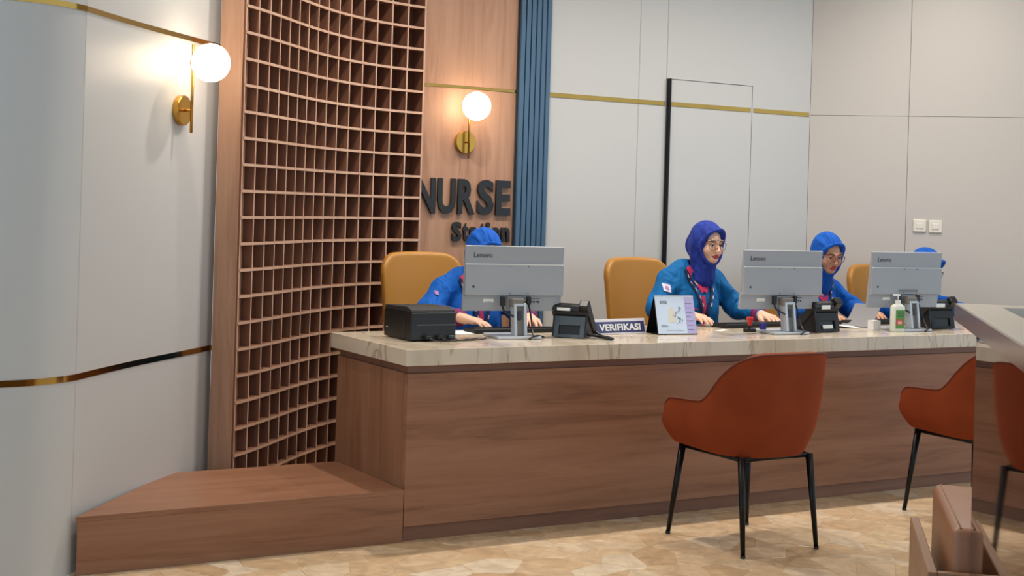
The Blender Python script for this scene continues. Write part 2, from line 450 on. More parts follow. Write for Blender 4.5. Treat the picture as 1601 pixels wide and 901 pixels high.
def np_mesh(name, parts, mats):
    """parts: list of (V, Q, material index or array)"""
    Vs, Qs, Ms, o = [], [], [], 0
    for V, Q, mi in parts:
        Vs.append(V); Qs.append(Q + o); o += len(V)
        Ms.append(np.full(len(Q), mi) if np.isscalar(mi) else mi)
    V = np.concatenate(Vs); Q = np.concatenate(Qs); M = np.concatenate(Ms)
    me = bpy.data.meshes.new(name)
    me.vertices.add(len(V)); me.vertices.foreach_set('co', V.astype(np.float32).ravel())
    me.loops.add(len(Q) * 4); me.loops.foreach_set('vertex_index', Q.astype(np.int32).ravel())
    me.polygons.add(len(Q)); me.polygons.foreach_set('loop_start', np.arange(0, len(Q) * 4, 4, dtype=np.int32))
    me.polygons.foreach_set('loop_total', np.full(len(Q), 4, np.int32))
    for m in mats: me.materials.append(m)
    me.polygons.foreach_set('material_index', M.astype(np.int32))
    me.update(calc_edges=True); me.validate(); me.shade_smooth()
    return me

# ================================================================== SETTING
# ---- floor: grout bed and broken-marble paving, each visible stone its own piece
floor = box('floor', (-5, -3, -0.06), (7, 10.6, -0.0016), grout_m); tag(floor, 'beige broken-marble paving of the hall floor', 'floor', kind='structure')
def in_view_px(x, y):
    dn = EYE / y * F_PX; rt = x / y * F_PX
    return 800.5 + rt - .03 * dn, 323 + .03 * rt + dn
def build_stones():
    rng = random.Random(3); s = 0.125; x0, x1, y0, y1 = -2.6, 4.2, 4.3, 8.6
    nx, ny = int((x1 - x0) / s), int((y1 - y0) / s); G = {}
    for i in range(nx):
        for j in range(ny):
            if rng.random() < .34: continue
            G[i, j] = (x0 + (i + .5 + rng.uniform(-.62, .62)) * s, y0 + (j + .5 + rng.uniform(-.62, .62)) * s)
    cells = []
    for (i, j), (cx, cy) in G.items():
        q = Vector((cx, cy, 0)) - C0; a_, b_ = q.dot(E1), q.dot(E2)
        if b_ > 0.12: continue
        poly = [(cx - .35, cy - .35), (cx + .35, cy - .35), (cx + .35, cy + .35), (cx - .35, cy + .35)]
        for di in range(-4, 5):
            for dj in range(-4, 5):
                if (di or dj) and (i + di, j + dj) in G:
                    ox, oy = G[i + di, j + dj]; mx_, my = (cx + ox) / 2, (cy + oy) / 2; dx, dy = ox - cx, oy - cy
                    L = math.hypot(dx, dy); dx /= L; dy /= L; g = 0.0011
                    out = []
                    for k in range(len(poly)):
                        p, r_ = poly[k], poly[(k + 1) % len(poly)]
                        dp = (p[0] - mx_) * dx + (p[1] - my) * dy + g; dr = (r_[0] - mx_) * dx + (r_[1] - my) * dy + g
                        if dp <= 0: out.append(p)
                        if (dp < 0) != (dr < 0):
                            t = dp / (dp - dr); out.append((p[0] + t * (r_[0] - p[0]), p[1] + t * (r_[1] - p[1])))
                    poly = out
                    if len(poly) < 3: break
        if len(poly) < 3: continue
        u, v = in_view_px(cx, cy)
        vis = -40 < u < 1640 and v < 950 and b_ < 0.06 and not (a_ < 0.0 and b_ > .05)
        cells.append((vis, cy, poly, (cx, cy)))
    vis = sorted([c for c in cells if c[0]], key=lambda c: c[1])
    solo, rest = vis[:300], vis[300:] + [c for c in cells if not c[0]]
    def mesh_of(cl, name):
        V, Fc, T = [], [], []
        for _, _, poly, (cx, cy) in cl:
            n = len(poly); o = len(V); h_ = rng.uniform(-.0004, .0003); t = rng.random()
            ins = [(cx + (x - cx) * .985, cy + (y - cy) * .985) for x, y in poly]
            V += [(x, y, -.006) for x, y in poly] + [(x, y, -.0008 + h_) for x, y in poly] + [(x, y, h_) for x, y in ins]
            for k in range(n):
                k2 = (k + 1) % n
                Fc += [(o + k, o + k2, o + n + k2, o + n + k), (o + n + k, o + n + k2, o + 2 * n + k2, o + 2 * n + k)]
            Fc.append(tuple(o + 2 * n + k for k in range(n))); T += [t] * (3 * n)
        me = bpy.data.meshes.new(name); me.from_pydata(V, [], Fc); me.update()
        at = me.attributes.new('tint', 'FLOAT', 'POINT'); at.data.foreach_set('value', T)
        return me
    for c in solo: mesh_obj('stone', mesh_of([c], 'stone'), stone_m, floor)
    if rest: tag(mesh_obj('stone_field', mesh_of(rest, 'stone_field'), stone_m, floor), kind='stuff')
build_stones()

# ---- ceiling with recessed lamps (out of the frame, light the room; the platform one is added fill)
ceiling = box('ceiling', (-5, -3, CEIL_Z), (7, 10.6, CEIL_Z + .1), ceil_m); tag(ceiling, 'plain white ceiling above the hall', 'ceiling', kind='structure')
for i, (a, b, watt) in enumerate(LAMPS):
    t = cthing('ceiling_downlight', 'recessed round ceiling downlight above the %s, %s' % (('low platform', 'added to brighten its top') if a == -0.75 else ('counter worktop', LAMP_ORD[i]) if b > 0 else ('hall floor', LAMP_ORD[i - 5])), 'downlight', a, b, CEIL_Z, 0, 'recessed downlights over the counter' if b > 0 else 'recessed downlights over the hall')
    lathe('trim_ring', [(0.05, -.002), (.075, -.002), (.078, -.008), (.052, -.012)], white_p, t)
    lathe('lens', [(0.0005, -.006), (.05, -.006), (.05, -.003), (.0005, -.003)], lens_m, t)
    ld = bpy.data.lights.new('downlight_beam', 'SPOT'); ld.energy = watt * 3.2; ld.color = LAMP_COL
    ld.spot_size = math.radians(150); ld.spot_blend = 1.0; ld.shadow_soft_size = 0.05
    lo = bpy.data.objects.new('downlight_beam', ld); link(lo, t); lo.location = (0, 0, -.03)

# ---- back wall in the counter frame
BW = 1.93
wall_back = cthing('wall_back', 'white panelled wall behind the staff with a flush door', 'wall', 0, 0); tag(wall_back, kind='structure')
def wpanel(name, a0, a1, z0, z1, mat, parent=wall_back, proud=0.0, th=.012, g=.0011):
    return box(name, (a0 + g, BW - proud, z0 + (g if z0 > 0 else 0)), (a1 - g, BW - proud + th, z1 - g), mat, parent, 0.0012)
box('wall_core', (0.985, BW + .0121, 0), (3.945, BW + .15, CEIL_Z), seam_dark, wall_back)
wpanel('panel', 1.835, 2.503, 0, CEIL_Z, white_wall); wpanel('panel', 2.503, 2.716, 0, CEIL_Z, white_wall)
bm = bmesh.new(); add_box(bm, (2.717, BW, 2.263), (3.924, BW + .012, CEIL_Z)); add_box(bm, (3.421, BW, 0), (3.924, BW + .012, 2.263)); bm_obj('panel', bm, white_wall, wall_back)
wp = wpanel('wood_panel', 0.972, 1.612, 0, 2.104, wood_v); wpanel('wood_panel', 0.972, 1.612, 2.104, CEIL_Z, wood_v)
for a0, a1 in ((1.838, 2.503), (2.503, 2.707), (3.43, 3.915)):
    box('gold_strip', (a0, BW - .004, 2.088), (a1, BW + .001, 2.116), gold, wall_back, .001)
box('gold_strip', (1.0, BW - .004, 2.097), (1.610, BW + .001, 2.113), gold, wall_back, .001)
door = cthing('door_1', 'flush white door with a tall dark pull profile', 'door', 0, 0); tag(door, kind='structure')
box('door_leaf', (2.742, BW - .002, .005), (3.416, BW + .012, 2.258), white_wall, door, .002)
box('gold_strip', (2.752, BW - .006, 2.088), (3.405, BW - .001, 2.116), gold, door, .001)
box('pull_profile', (2.719, BW - .03, .25), (2.737, BW + .0, 2.262), black_metal, door, .003)
# blue ribbed strip
sl = cthing('slat_panel', 'vertical ribbed slate-blue slat panel beside the lettered wood wall', 'slat panel', 1.614, BW)
box('backing', (0, -.018, 0), (.218, -.001, CEIL_Z), slat_back, sl)
sw_ = .218 / 6
bmS = bmesh.new(); add_box(bmS, (0, -.036, 0), (sw_ - .0075, -.0175, CEIL_Z), .003, 2)
meS = bpy.data.meshes.new('slat'); bmS.to_mesh(meS); bmS.free(); meS.materials.append(slat_blue)
for i in range(6): mesh_obj('slat', meS, None, sl, (i * sw_ + .003, 0, 0))

# ---- right wall
RW0 = W(3.925, BW); RWd = (Vector((3.322, 9.181, 0)) - Vector((1.994, 9.537, 0))).normalized(); RWn = Vector((-RWd.y, RWd.x, 0))
wr_ang = math.atan2(RWd.y, RWd.x)
wall_right = thing('wall_right', 'plain off-white panelled wall with light switches', 'wall', RW0, wr_ang); tag(wall_right, kind='structure')
box('wall_core', (0, .0121, 0), (3.2, .15, CEIL_Z), seam_dark, wall_right)
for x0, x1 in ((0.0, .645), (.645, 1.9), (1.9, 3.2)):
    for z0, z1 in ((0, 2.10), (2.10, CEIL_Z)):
        box('panel', (x0 + .0012, 0, z0 + (.0012 if z0 else 0)), (x1 - .0012, .012, z1 - .0012), wall_warm_light, wall_right, .0008)
for k, (xs, zs, lab) in enumerate(((.735, 1.373, 'left ivory light switch of the pair on the right wall'), (.836, 1.371, 'right ivory light switch of the pair on the right wall'))):
    p0 = RW0 + RWd * xs
    t = thing('light_switch', lab, 'switch', (p0.x, p0.y, zs), wr_ang, 'wall switches')
    box('plate', (-.042, -.011, -.042), (.042, -.0005, .042), switch_m, t, .006, 3)
    box('rocker', (-.023, -.015, -.019), (.023, -.0105, .019), switch_m, t, .003, 2)

# ---- left wall: a flat panel that rolls into a convex curve
LW = [Vector((-1.352, 6.42)), Vector((-1.42, 6.13)), Vector((-1.50, 5.80)), Vector((-1.56, 5.50)), Vector((-1.604, 5.235))]
LW2 = [Vector((-1.604, 5.235)), Vector((-1.635, 5.155)), Vector((-1.685, 5.075)), Vector((-1.745, 5.02)), Vector((-1.83, 4.965)), Vector((-2.0, 4.91)), Vector((-2.3, 4.88)), Vector((-2.9, 4.88))]
def smooth_line(P, n=5):
    out = []
    for i in range(len(P) - 1):
        p0 = P[max(i - 1, 0)]; p1 = P[i]; p2 = P[i + 1]; p3 = P[min(i + 2, len(P) - 1)]
        for k in range(n):
            t = k / n
            out.append(.5 * ((2 * p1) + (p2 - p0) * t + (2 * p0 - 5 * p1 + 4 * p2 - p3) * t * t + (3 * p1 - p0 - 3 * p2 + p3) * t ** 3))
    return out + [P[-1]]
def ribbon(name, P, z0, z1, off0, off1, mat, parent, smooth=True):
    """vertical band that follows plan polyline P; offsets along the left-hand normal"""
    V, Fc = [], []
    for i, p in enumerate(P):
        t = (P[min(i + 1, len(P) - 1)] - P[max(i - 1, 0)]).normalized(); n = Vector((-t.y, t.x))
        for o, z in ((off0, z0), (off1, z0), (off1, z1), (off0, z1)):
            q = p + n * o; V.append((q.x, q.y, z))
    m = len(P)
    for i in range(m - 1):
        for k in range(4):
            Fc.append((i * 4 + k, (i + 1) * 4 + k, (i + 1) * 4 + (k + 1) % 4, i * 4 + (k + 1) % 4))
    Fc += [(0, 1, 2, 3), tuple((m - 1) * 4 + k for k in (3, 2, 1, 0))]
    bm = bmesh.new(); vv = [bm.verts.new(v) for v in V]
    for f in Fc: bm.faces.new([vv[k] for k in f])
    o = bm_obj(name, bm, mat, parent)
    if smooth: smooth_by_angle(o, 35)
    return o
wall_left = thing('wall_left', 'pale panelled wall at the left that rolls into a convex curve', 'wall'); tag(wall_left, kind='structure')
L1, L2 = smooth_line(LW, 4), smooth_line(LW2, 6)
# direction of travel: from the shelf towards the camera, so the room is on the left-hand side
ribbon('panel', L1[:-1] + [L1[-1] + Vector((.0004, .0025))], 0, CEIL_Z, 0.0, -.02, white_wall, wall_left)
ribbon('panel', L2, 0, CEIL_Z, 0.0, -.02, white_wall, wall_left)
ribbon('wall_core', L1 + L2[1:], 0, CEIL_Z, -.0201, -.15, seam_dark, wall_left)
for z0, z1 in ((2.098, 2.119), (.724, .748)):
    ribbon('gold_strip', L1, z0, z1, .003, -.001, gold, wall_left); ribbon('gold_strip', L2, z0, z1, .003, -.001, gold, wall_left)

# ================================================================== LATTICE SHELF
NC, PITCH = 15, 0.12
head = lambda i: math.radians(np.polyval([-8.2296e-03, 4.91034e-01, -3.110406, 18.04612], i))
SUB = 4; pts = [Vector((-1.222, 6.36))]
for i in range(NC * SUB):
    th = head(i / SUB - .375); pts.append(pts[-1] + Vector((math.sin(th), math.cos(th))) * PITCH / SUB)
DEP = 0.115
def tangent(i):
    th = head(i / SUB - .5); return Vector((math.sin(th), math.cos(th)))
shelf = thing('lattice_shelf', 'curved wooden lattice of square pigeonholes behind the counter', 'shelf', (pts[0].x, pts[0].y, 0))
o2 = pts[0]
rel = [p - o2 for p in pts]
# left-hand normal of the travel direction points away from the viewer, so backs use positive offsets
b0 = ribbon('row_board', rel, -.0065, .0065, 0.0, DEP, wood_shelf, shelf)
mb = b0.data; b0.location = (0, 0, .0135)
mb.materials.append(wood_edge)
for p_ in mb.polygons:
    c_ = p_.center; k_ = min(range(len(rel)), key=lambda q: (rel[q] - Vector((c_.x, c_.y))).length)
    if all(min((rel[q] - Vector((mb.vertices[v].co.x, mb.vertices[v].co.y))).length for q in range(len(rel))) < .002 for v in p_.vertices): p_.material_index = 1
for k in range(1, 30):
    mesh_obj('row_board', mb, None, shelf, (0, 0, .0135 + .12 * k))
bmv = bmesh.new(); add_box(bmv, (-.005, .002, 0), (.005, DEP, CEIL_Z - .01))
mv = bpy.data.meshes.new('divider'); bmv.to_mesh(mv); bmv.free(); mv.materials.append(wood_shelf); mv.materials.append(wood_edge)
for p_ in mv.polygons:
    if p_.center.y < .01: p_.material_index = 1
for i in range(NC + 1):
    t = tangent(i * SUB); q = rel[i * SUB]
    mesh_obj('divider', mv, None, shelf, (q.x, q.y, 0), (0, 0, math.atan2(t.y, t.x)))
ribbon('back_panel', rel, 0, CEIL_Z - .01, DEP, DEP + .012, wood_back, shelf)
# jamb between the white wall and the lattice
jt = thing('shelf_jamb', 'plain vertical wooden jamb at the left end of the lattice shelf', 'jamb', (-1.222, 6.36, 0))
prism('jamb_board', [(-.012, -.015), (-.012, .115), (-.13, .15), (-.116, -.005)], 0, CEIL_Z - .005, wood_v, jt, .002)

# ================================================================== COUNTER
TOP, CL = 0.81, 4.6
ct = cthing('reception_counter', 'long wood-veneer reception counter under the marble worktop', 'counter', 0, 0)
box('front_panel', (0.0, 0.0, .062), (CL, .03, .705), wood_h, ct, .0015)
box('plinth', (.004, .014, 0), (CL, .03, .0615), wood_dark, ct, .001)
box('reveal_strip', (.006, .012, .7055), (CL, .03, .739), wood_dark, ct, .001)
box('side_panel', (0.0, .0305, .0), (.03, .74, .705), wood_side, ct, .0015)
box('side_reveal', (.010, .0305, .7055), (.03, .735, .739), wood_dark, ct, .001)
box('side_panel', (CL - .03, .0305, 0), (CL, .74, .739), wood_side, ct, .0015)
wt = cthing('marble_worktop', 'thick beige veined marble worktop lying along the counter', 'worktop', 0, 0)
box('slab', (-.022, -.026, .7395), (CL + .02, .775, TOP), marble_m, wt, .003, 2)
pf = cthing('low_platform', 'low wooden platform step between the left wall and counter', 'platform', 0, 0)
prism('platform_top', [(-1.352, 0.0), (-.003, 0.0), (-.003, .70), (-.79, .70)], .2, .22, wood_h, pf, .0015)
prism('platform_base', [(-1.345, 0.001), (-.003, 0.001), (-.003, .69), (-.78, .69)], .0, .1998, wood_h, pf, .001)

# ================================================================== WALL LAMPS
def globe_lamp(name, label, loc, rz):
    """local -y points out of the wall; origin on the wall at the plate centre"""
    t = thing(name, label, 'wall lamp', loc, rz, 'brass globe wall lamps')
    M = Matrix.Rotation(PI / 2, 4, 'X')
    lathe('wall_plate', [(.0005, .001), (.062, .001), (.065, .004), (.065, .024), (.062, .027), (.0005, .027)], brass, t, 40, M)
    tube('arm', [(0, -.026, 0), (0, -.056, 0)], .006, brass, t)
    tube('stem', [(0, -.058, -.096), (0, -.058, .285)], .0065, brass, t, 14)
    bm = bmesh.new(); bmesh.ops.create_uvsphere(bm, u_segments=40, v_segments=24, radius=.082)
    g = bm_obj('globe', bm, globe_m, t, (0, -.142, .205), None, True)
    lathe('globe_cap', [(.0005, 0), (.02, 0), (.02, .012), (.0005, .012)], brass, t, 20, M, (0, -.054, .205))
    return t
nl = Vector((.966, -.257, 0))   # outward normal of the left wall
globe_lamp('globe_wall_lamp', 'brass globe lamp on the white wall left of the lattice', (-1.4405, 6.045, 1.79), math.atan2(nl.x, -nl.y))
p = W(1.27, BW - .0005, 1.785)
globe_lamp('globe_wall_lamp', 'brass globe lamp on the wood wall above the black lettering', p, ANG)

# ================================================================== LETTERING
sg = cthing('wall_lettering', 'black raised NURSE Station lettering on the wood wall', 'sign', .98, BW - .003)
def letters(s, x0, x1, z0, z1, bold, nm='letter'):
    """each letter its own part, set with the spacing of the whole word"""
    n = len(s); wid = {'N': .98, 'U': .95, 'R': .92, 'S': .9, 'E': .8, 't': .52, 'a': .82, 'i': .36, 'o': .86, 'n': .8}
    ws = [wid[c] for c in s]; gap = .13; tot = sum(ws) + gap * (n - 1); sc = (x1 - x0) / tot; x = x0
    for c, w in zip(s, ws):
        hh = (z1 - z0) * (1.0 if c.isupper() else (.76 if c in 'aon' else (.94 if c == 't' else 1.0)))
        me = text_mesh(c, w * sc, hh, .018, bold)
        mesh_obj(nm, me, letter_black, sg, (x, 0, z0)); x += (w + gap) * sc
letters('NURSE', .965 - .98, 1.585 - .98, 1.366, 1.572, .035)
letters('Station', 1.20 - .98, 1.585 - .98, 1.208, 1.322, .035)

# ================================================================== FLOOR CHAIRS
def tub_chair(label, a, b, yaw):
    t = cthing('tub_chair', label, 'chair', a, b, 0, yaw, 'orange velvet tub chairs')
    # plan outline of the shell: left arm front -> round the back -> right arm front  (y+ is the front)
    NU = 48; prof = []
    hw, yb, yf, rad = .262, -.285, .262, .20
    path = []
    def addline(p, q, n):
        for i in range(n): path.append((p[0] + (q[0] - p[0]) * i / n, p[1] + (q[1] - p[1]) * i / n))
    addline((-hw + .012, yf), (-hw, yb + rad), 40)
    for i in range(12):
        an = PI + i / 12 * PI / 2; path.append((-hw + rad + rad * math.cos(an), yb + rad + rad * math.sin(an)))
    addline((-hw + rad, yb), (hw - rad, yb), 6)
    for i in range(12):
        an = 1.5 * PI + i / 12 * PI / 2; path.append((hw - rad + rad * math.cos(an), yb + rad + rad * math.sin(an)))
    addline((hw, yb + rad), (hw - .012, yf), 40); path.append((hw - .012, yf))
    n = len(path); NV = 9
    ss = lambda e0, e1, x: (lambda q: q * q * (3 - 2 * q))(min(1, max(0, (x - e0) / (e1 - e0))))
    V, Fc = [], []
    top_line = []
    for i, (x, y) in enumerate(path):
        f = (y - yb) / (yf - yb)
        k = 1 - ss(.0, .54, f)
        zt = .602 + .030 * (1 - f) + .21 * k
        fr = max(0, (f - .89) / .11); zt -= .062 * (1 - math.sqrt(max(0, 1 - fr * fr)))
        zb = .400 + .012 * f + .062 * (1 - math.sqrt(max(0, 1 - fr * fr)))
        q0, q1 = path[max(i - 1, 0)], path[min(i + 1, n - 1)]
        tx, ty = q1[0] - q0[0], q1[1] - q0[1]; L = math.hypot(tx, ty); nxn, nyn = ty / L, -tx / L   # outward
        nxn, nyn = -nxn, -nyn
        if nxn * x + nyn * (y - .05) < 0: nxn, nyn = -nxn, -nyn
        for j in range(NV):
            v = j / (NV - 1); z = zb + (zt - zb) * v
            lean = (z - .62) * .17 * (1 if z > .62 else 1) * (.25 + .75 * k)
            bul = .012 * math.sin(PI * v) - .024 * (1 - ss(0, .22, v))
            o = lean + bul
            V.append((x + nxn * o, y + nyn * o, z))
        top_line.append(V[-1])
    for i in range(n - 1):
        for j in range(NV - 1):
            Fc.append((i * NV + j, (i + 1) * NV + j, (i + 1) * NV + j + 1, i * NV + j + 1))
    sh = pydata('shell', V, Fc, velvet, t, smooth=True)
    md = sh.modifiers.new('solid', 'SOLIDIFY'); md.thickness = .052; md.offset = 1 if False else -1; md.use_even_offset = False
    bv = sh.modifiers.new('bevel', 'BEVEL'); bv.width = .02; bv.segments = 3; bv.limit_method = 'ANGLE'; bv.angle_limit = math.radians(50)
    ck = sh.modifiers.new('sub', 'SUBSURF'); ck.levels = 1; ck.render_levels = 1
    tube('top_piping', [(p_[0] * .995, p_[1] * .995, p_[2] + .001) for p_ in top_line], .0045, velvet_pipe, t, 8)
    # seat pan and cushion
    pan = lambda w, d, r, oy: [(x, y + oy) for x, y in rrect(w, d, r, 8)]
    loft('seat_pan', [(pan(.175, .20, .13, .02), .400), (pan(.19, .215, .14, .02), .43)], velvet, t)
    loft('seat_cushion', [(pan(.19, .215, .14, .025), .4305), (pan(.2, .225, .145, .025), .45), (pan(.2, .225, .145, .025), .475), (pan(.185, .21, .13, .025), .49)], velvet, t)
    for sx in (-1, 1):
        for sy in (-1, 1):
            x0, y0 = sx * .185, (-.20 if sy < 0 else .20)
            x1, y1 = sx * (.2 if sy < 0 else .222), (-.245 if sy < 0 else .24)
            tube('leg', [(x0, y0, .402), (x1, y1, .004)], [.0165, .0095], black_metal, t, 14)
            lg = lathe('foot_cap', [(.0005, 0), (.011, 0), (.011, .012), (.0005, .012)], plastic_blk, t, 12, None, (x1, y1, 0))
    tube('under_frame', [(-.185, -.20, .395), (.185, -.20, .395), (.185, .20, .395), (-.185, .20, .395)], .01, black_metal, t, 8, True)
    return t
tub_chair('orange velvet tub chair in front of the counter, wholly in view', 1.362, -.556, 0)
tub_chair('orange velvet tub chair partly hidden by the mirror-sided desk', 2.725, -.63, -4)

# ================================================================== HIGH MIRROR DESK (right foreground)
MD = Vector((.2113, .9774, 0)).normalized(); MN = Vector((MD.y, -MD.x, 0))    # MN points away from the aisle, to the right
m_ang = math.atan2(-MD.x, MD.y)
corner = Vector((1.1435, 3.60, 0))
hd = thing('mirror_desk', 'tall service desk with a bronze mirror side at the right', 'desk', corner, m_ang)
TZ = 1.207
# local: x to the right (MN), y along the aisle (MD); far left top corner at the origin
LN, WDT = 2.3, 1.0
def top_rim(nm, lo, hi): box(nm, (lo[0], lo[1], TZ - .043), (hi[0], hi[1], TZ), desk_top, hd, .0025, 2)
top_rim('top_rim', (0.001, -.10, 0), (WDT, 0, 0)); top_rim('top_rim', (0.001, -LN, 0), (.10, -.1005, 0)); top_rim('top_rim', (WDT - .10, -LN, 0), (WDT, -.1005, 0))
box('edge_band', (-.004, -LN, TZ - .0435), (.0005, .001, TZ - .001), desk_edge, hd, .0008)
box('mirror_side', (.043, -LN, 0.002), (.049, -.083, TZ - .044), mirror_m, hd)
box('carcass', (.0495, -LN, 0), (.08, -.084, TZ - .0435), desk_in, hd)
box('end_panel', (.0805, -.115, 0), (WDT - .03, -.085, TZ - .0435), wood_side, hd, .001)
box('far_side_panel', (WDT - .06, -LN, 0), (WDT - .03, -.116, TZ - .0435), wood_side, hd, .001)
box('work_shelf', (.0805, -LN, .74), (WDT - .065, -.116, .77), desk_in, hd, .002)

# ================================================================== LEATHER ARMCHAIR beside the mirror
ac = thing('leather_armchair', 'brown leather armchair with a boxy wooden frame by the mirror', 'armchair', Vector((1.216, 4.2, 0)), m_ang)
# local x to the right, y along the aisle; far left corner of the frame at the origin
box('frame_board', (0, -.675, 0), (.024, 0, .532), wood_chair, ac, .002)
box('frame_board', (.0245, -.675, 0), (.30, -.652, .532), wood_chair, ac, .002)
box('seat_board', (.0245, -.6515, .20), (.30, -.012, .225), wood_chair, ac, .002)
bm = bmesh.new(); add_box(bm, (.060, -.632, .226), (.185, -.012, .637), .022, 5)
cu = bm_obj('back_cushion', bm, leather_b, ac, None, None, True)
tube('cushion_piping', [(.082, -.62, .6365), (.082, -.03, .6365)], .0025, leather_b, cu, 6)

# ================================================================== COUNTER EQUIPMENT
def cable(name, pts, parent, r=.0032, mat=None):
    P = [Vector(p_) for p_ in pts]; out = []
    for i in range(len(P) - 1):
        p0 = P[max(i - 1, 0)]; p1 = P[i]; p2 = P[i + 1]; p3 = P[min(i + 2, len(P) - 1)]
        for k in range(6):
            t = k / 6
            out.append(.5 * ((2 * p1) + (p2 - p0) * t + (2 * p0 - 5 * p1 + 4 * p2 - p3) * t * t + (3 * p1 - p0 - 3 * p2 + p3) * t ** 3))
    return tube(name, out + [P[-1]], r, mat or plastic_blk, parent, 8)

def monitor(label, a, b, yaw, extra=0):
    t = cthing('monitor', label, 'monitor', a, b, TOP, yaw, 'grey monitors seen from behind')
    M = Matrix.Translation((0, .012, .275)) @ Matrix.Rotation(math.radians(6), 4, 'X')
    R6 = (math.radians(6), 0, 0); L0 = (0, .012, .275)
    box('screen_housing', (-.245, -.010, -.152), (.245, .008, .152), plastic_grey, t, .003, 2, None, L0, R6)
    box('display', (-.239, .0075, -.142), (.239, .0095, .146), screen_m, t, 0, 1, None, L0, R6)
    extrude_x('rear_cover', [(-.0095, .066), (-.020, .066), (-.034, -.074), (-.0095, -.084)], -.2435, .2435, plastic_grey, t, .0015, L0, R6)
    box('ridge', (-.2435, -.0212, .0655), (.2435, -.0098, .0685), white_p, t, .0006, 1, None, L0, R6)
    for sx in (-.045, .045):
        for zz in (.060, -.066):
            y = -.0205 - (.066 - zz) * .1
            lathe('screw', [(.0003, 0), (.0026, 0), (.0026, .0012), (.0003, .0012)], logo_m, t, 10, M @ Matrix.Translation((sx + .02, y, zz)) @ Matrix.Rotation(PI / 2, 4, 'X'))
    lg = text_mesh('Lenovo', .092, .0235, .0008, .012)
    mesh_obj('logo', lg, logo_m, t, M @ Vector((-.205, -.0102, .098)), R6)
    lathe('lock_slot', [(.0045, 0), (.006, 0), (.006, .0008), (.0045, .0008)], logo_m, t, 16, M @ Matrix.Translation((-.205, -.0305, -.035)) @ Matrix.Rotation(PI / 2, 4, 'X'))
    for x0, x1, z0, z1, m in ((-.145, -.095, -.112, -.096, paper_m), (-.138, -.104, -.1075, -.1065, logo_m), (.055, .135, -.094, -.091, logo_m)):
        box('label_sticker', (x0, -.0108 if m is paper_m else -.0112, z0), (x1, -.0099, z1), m, t, 0, 1, None, L0, R6)
    for i in range(7):
        box('port', (.06 + i * .011, -.0113, -.115 + .003 * (i % 2)), (.067 + i * .011, -.0099, -.104), logo_m, t, 0, 1, None, L0, R6)
    if extra:
        box('barcode_sticker', (-.06, -.0345, -.062), (.075, -.0318, -.050), paper_grey, t, 0, 1, None, L0, R6)
    box('stand_mount', (-.032, -.030, -.135), (.042, -.0095, -.08), plastic_grey2, t, .003, 2, None, L0, R6)
    # leaning hollow foot of the stand
    S = Matrix.Translation((.012, -.06, .012)) @ Matrix.Rotation(math.radians(-9), 4, 'X')
    f_ = bmesh.new()
    for lo, hi in (((-.031, -.022, 0), (-.018, .03, .15)), ((.018, -.022, 0), (.031, .03, .15)), ((-.018, -.022, .138), (.018, .03, .15))):
        add_box(f_, lo, hi, .0015, 1, S)
    bm_obj('stand_column', f_, silver, t)
    box('column_core', (-.0178, -.005, .0), (.0178, .028, .1375), stand_side, t, 0, 1, S)
    box('column_clip', (-.01, -.012, .075), (.01, -.005, .115), logo_m, t, .002, 1, S)
    box('neck', (-.026, -.058, .145), (.036, -.0, .185), stand_side, t, .006, 2)
    box('base_plate', (-.108, -.10, .0005), (.108, .11, .0135), silver, t, .004, 2)
    pl = box('plug', (-.075, -.035, .148), (-.052, -.016, .193), plastic_blk, t, .004, 2)
    cable('power_cable', [(-.063, -.026, .15), (-.058, -.04, .125), (-.01, -.058, .098), (.03, -.03, .075), (.06, .06, .03), (.1, .14, .006)], t, .0048)
    pl = box('plug', (.055, -.035, .155), (.076, -.016, .193), plastic_blk, t, .004, 2)
    cable('signal_cable', [(.066, -.026, .157), (.068, -.05, .11), (.064, -.085, .05), (.055, -.118, .018), (.035, -.125, .005), (.075, -.105, .018), (.14, -.04, .006)], t, .0046)
    return t
monitor('grey monitor seen from behind, beside the black label printer', .705, .345, -9.5)
monitor('grey monitor seen from behind, middle of the three, by red stamp', 2.245, .245, -5)
monitor('grey monitor seen from behind, rightmost, behind the sanitizer bottle', 3.115, .235, -4, 1)

def keyboard(label, a, b, yaw):
    t = cthing('keyboard', label, 'keyboard', a, b, TOP, yaw, 'black keyboards on the worktop')
    extrude_x('case', [(-.065, .001), (.065, .001), (.065, .012), (.055, .015), (-.06, .024), (-.065, .02)], -.22, .22, plastic_blk2, t, .002)
    bm = bmesh.new()
    for j in range(6):
        y = .045 - j * .0195
        z = .0145 + (.055 - y) * .078
        x = -.21
        while x < .2:
            w = .016 if j else .014
            if j == 0 + 5 * 0 and -.08 < x < .02: w = .1
            add_box(bm, (x, y - .0085, z), (x + w, y + .0075, z + .006)); x += w + .003
    tag(bm_obj('keys', bm, plastic_blk, t), kind='stuff')
    return t
keyboard('black keyboard under the typing hand, left of the desk phone', .84, .60, -3)
keyboard('black keyboard between the desk calendar and the red stamp', 2.33, .60, 4)
keyboard('black keyboard between the middle desk phone and the sanitizer bottle', 3.22, .62, 0)

